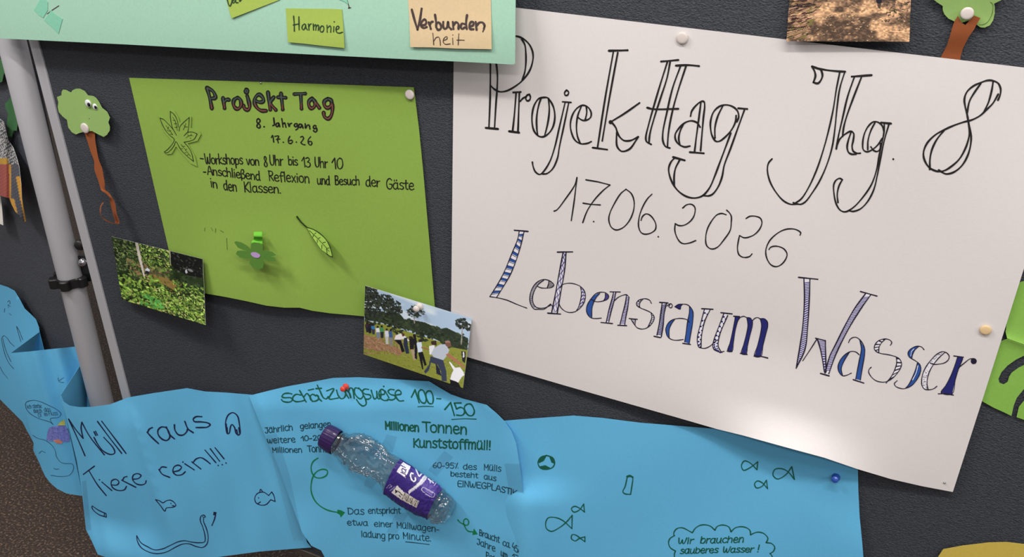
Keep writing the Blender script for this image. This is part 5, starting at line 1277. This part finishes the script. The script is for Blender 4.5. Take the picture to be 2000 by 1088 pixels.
def lab_text(word, ox, oy, e, up, h, w, col):
    e = np.array(e, float); e /= np.linalg.norm(e); up = np.array(up, float); up /= np.linalg.norm(up); x = 0.0
    for ch in word:
        st_, adv = G[ch]
        for part in st_.split('|'):
            lab_line(' '.join('%f,%f' % tuple(np.array([ox, oy]) + e * (x + float(a.split(',')[0])) * h + up * float(a.split(',')[1]) * h) for a in part.split()), w, col)
        x += adv * 1.02
lab_text('ja!', 934, 538, (50, -108), (-87, -49), 66, 10, (50, 36, 110))
lab_text('C', 1022, 612, (65, -76), (-45, -90), 80, 13, (242, 240, 246)); lab_text('L', 1080, 552, (65, -76), (-45, -90), 80, 13, (242, 240, 246))
lab_poly('975,690 1040,640 1090,590 1130,535 1165,545 1150,575 1110,620 1060,660 1000,700 985,720', (222, 218, 226)); lab_line('1000,690 1080,640 1140,560', 5, (170, 160, 190))
lab_line('1170,570 1220,610', 12, (226, 222, 232)); lab_line('1200,560 1215,590|1185,590 1190,610', 8, (226, 222, 232)); lab_line('1225,635 1250,605', 8, (200, 194, 220))
lab_line('1120,650 1220,705 1232,715 1222,745 1205,748 1115,690 1105,670 1120,650', 5, (206, 200, 222)); lab_line('1132,662', 22, (226, 222, 234)); lab_line('1150,675 1210,712|1145,690 1205,728', 5, (150, 138, 186))
lab_line('765,660 800,625 815,640|790,660 820,640', 5, (170, 160, 200)); lab_line('800,685 845,650', 10, (150, 138, 190))
lab_poly('870,635 935,700 905,770 812,705', (232, 226, 222)); lab_poly('850,670 880,690 850,715', (40, 36, 44)); lab_line('880,690 920,730|890,730 900,745', 9, (60, 52, 56))
lab_poly('940,700 1080,785 1055,850 905,770', (222, 214, 204))
for q in range(11): lab_line('%d,%d %d,%d' % (945 + q * 13, 710 + q * 8, 920 + q * 13, 765 + q * 7), 5 if q % 3 else 8, (52, 46, 52))
Fc = []
for k_ in range(NL - 1):
    for a in range(NA - 1):
        i = k_ * NA + a; Fc.append((i, i + 1, i + NA + 1, i + NA))
mesh('label_sleeve', V, toward(V, Fc[:1]) and Fc, M['print'], bt_, colors=lin(np.clip(colr, 0, 255)))

# ------------------------------------------------------------------ the pins
tack(801, 184.5, d_green(801, 184) + .0008, 8.6, M['pin_white'], 'white thumbtack in the top right corner of the green poster', group='thumbtacks')
tack(1333, 74, d_white(1333, 74) + .0008, 11.5, M['pin_white'], 'white thumbtack near the top edge of the white poster', group='thumbtacks')
tack(1925, 644, d_white(1925, 644) + .0008, 12.0, M['pin_cream'], 'cream thumbtack at the right edge of the white poster', group='thumbtacks')
def tpush(u0, v0, u1, v1, d, dd, s, mat, label):
    a = at(u0, v0, d); b = at(u1, v1, d + dd); return pushpin(u0, v0, d, s, mat, label, tilt=tuple(b - a))
tpush(820, 598.5, 812, 604, .0134, .012, 1.05, M['pin_white'], 'white push pin at the top of the tug of war photograph')
tpush(676, 755, 668, 761, d_sheet2(678, 757) + .0006, .012, 1.0, M['pin_red'], 'red push pin at the top of the blue banner')
tpush(1633, 932, 1630, 938, d_s3(1633, 933) + .0006, .012, .95, M['pin_blue'], 'blue push pin below the white poster on the blue banner')
dome_pin(1845, 943, d_white(1845, 943) + .0006, .0012, 'tiny silver pin at the lower right corner of the white poster')
dome_pin(509.5, 162, d_green(509, 162) + .0006, .0012, 'tiny silver pin at the top middle of the green poster')
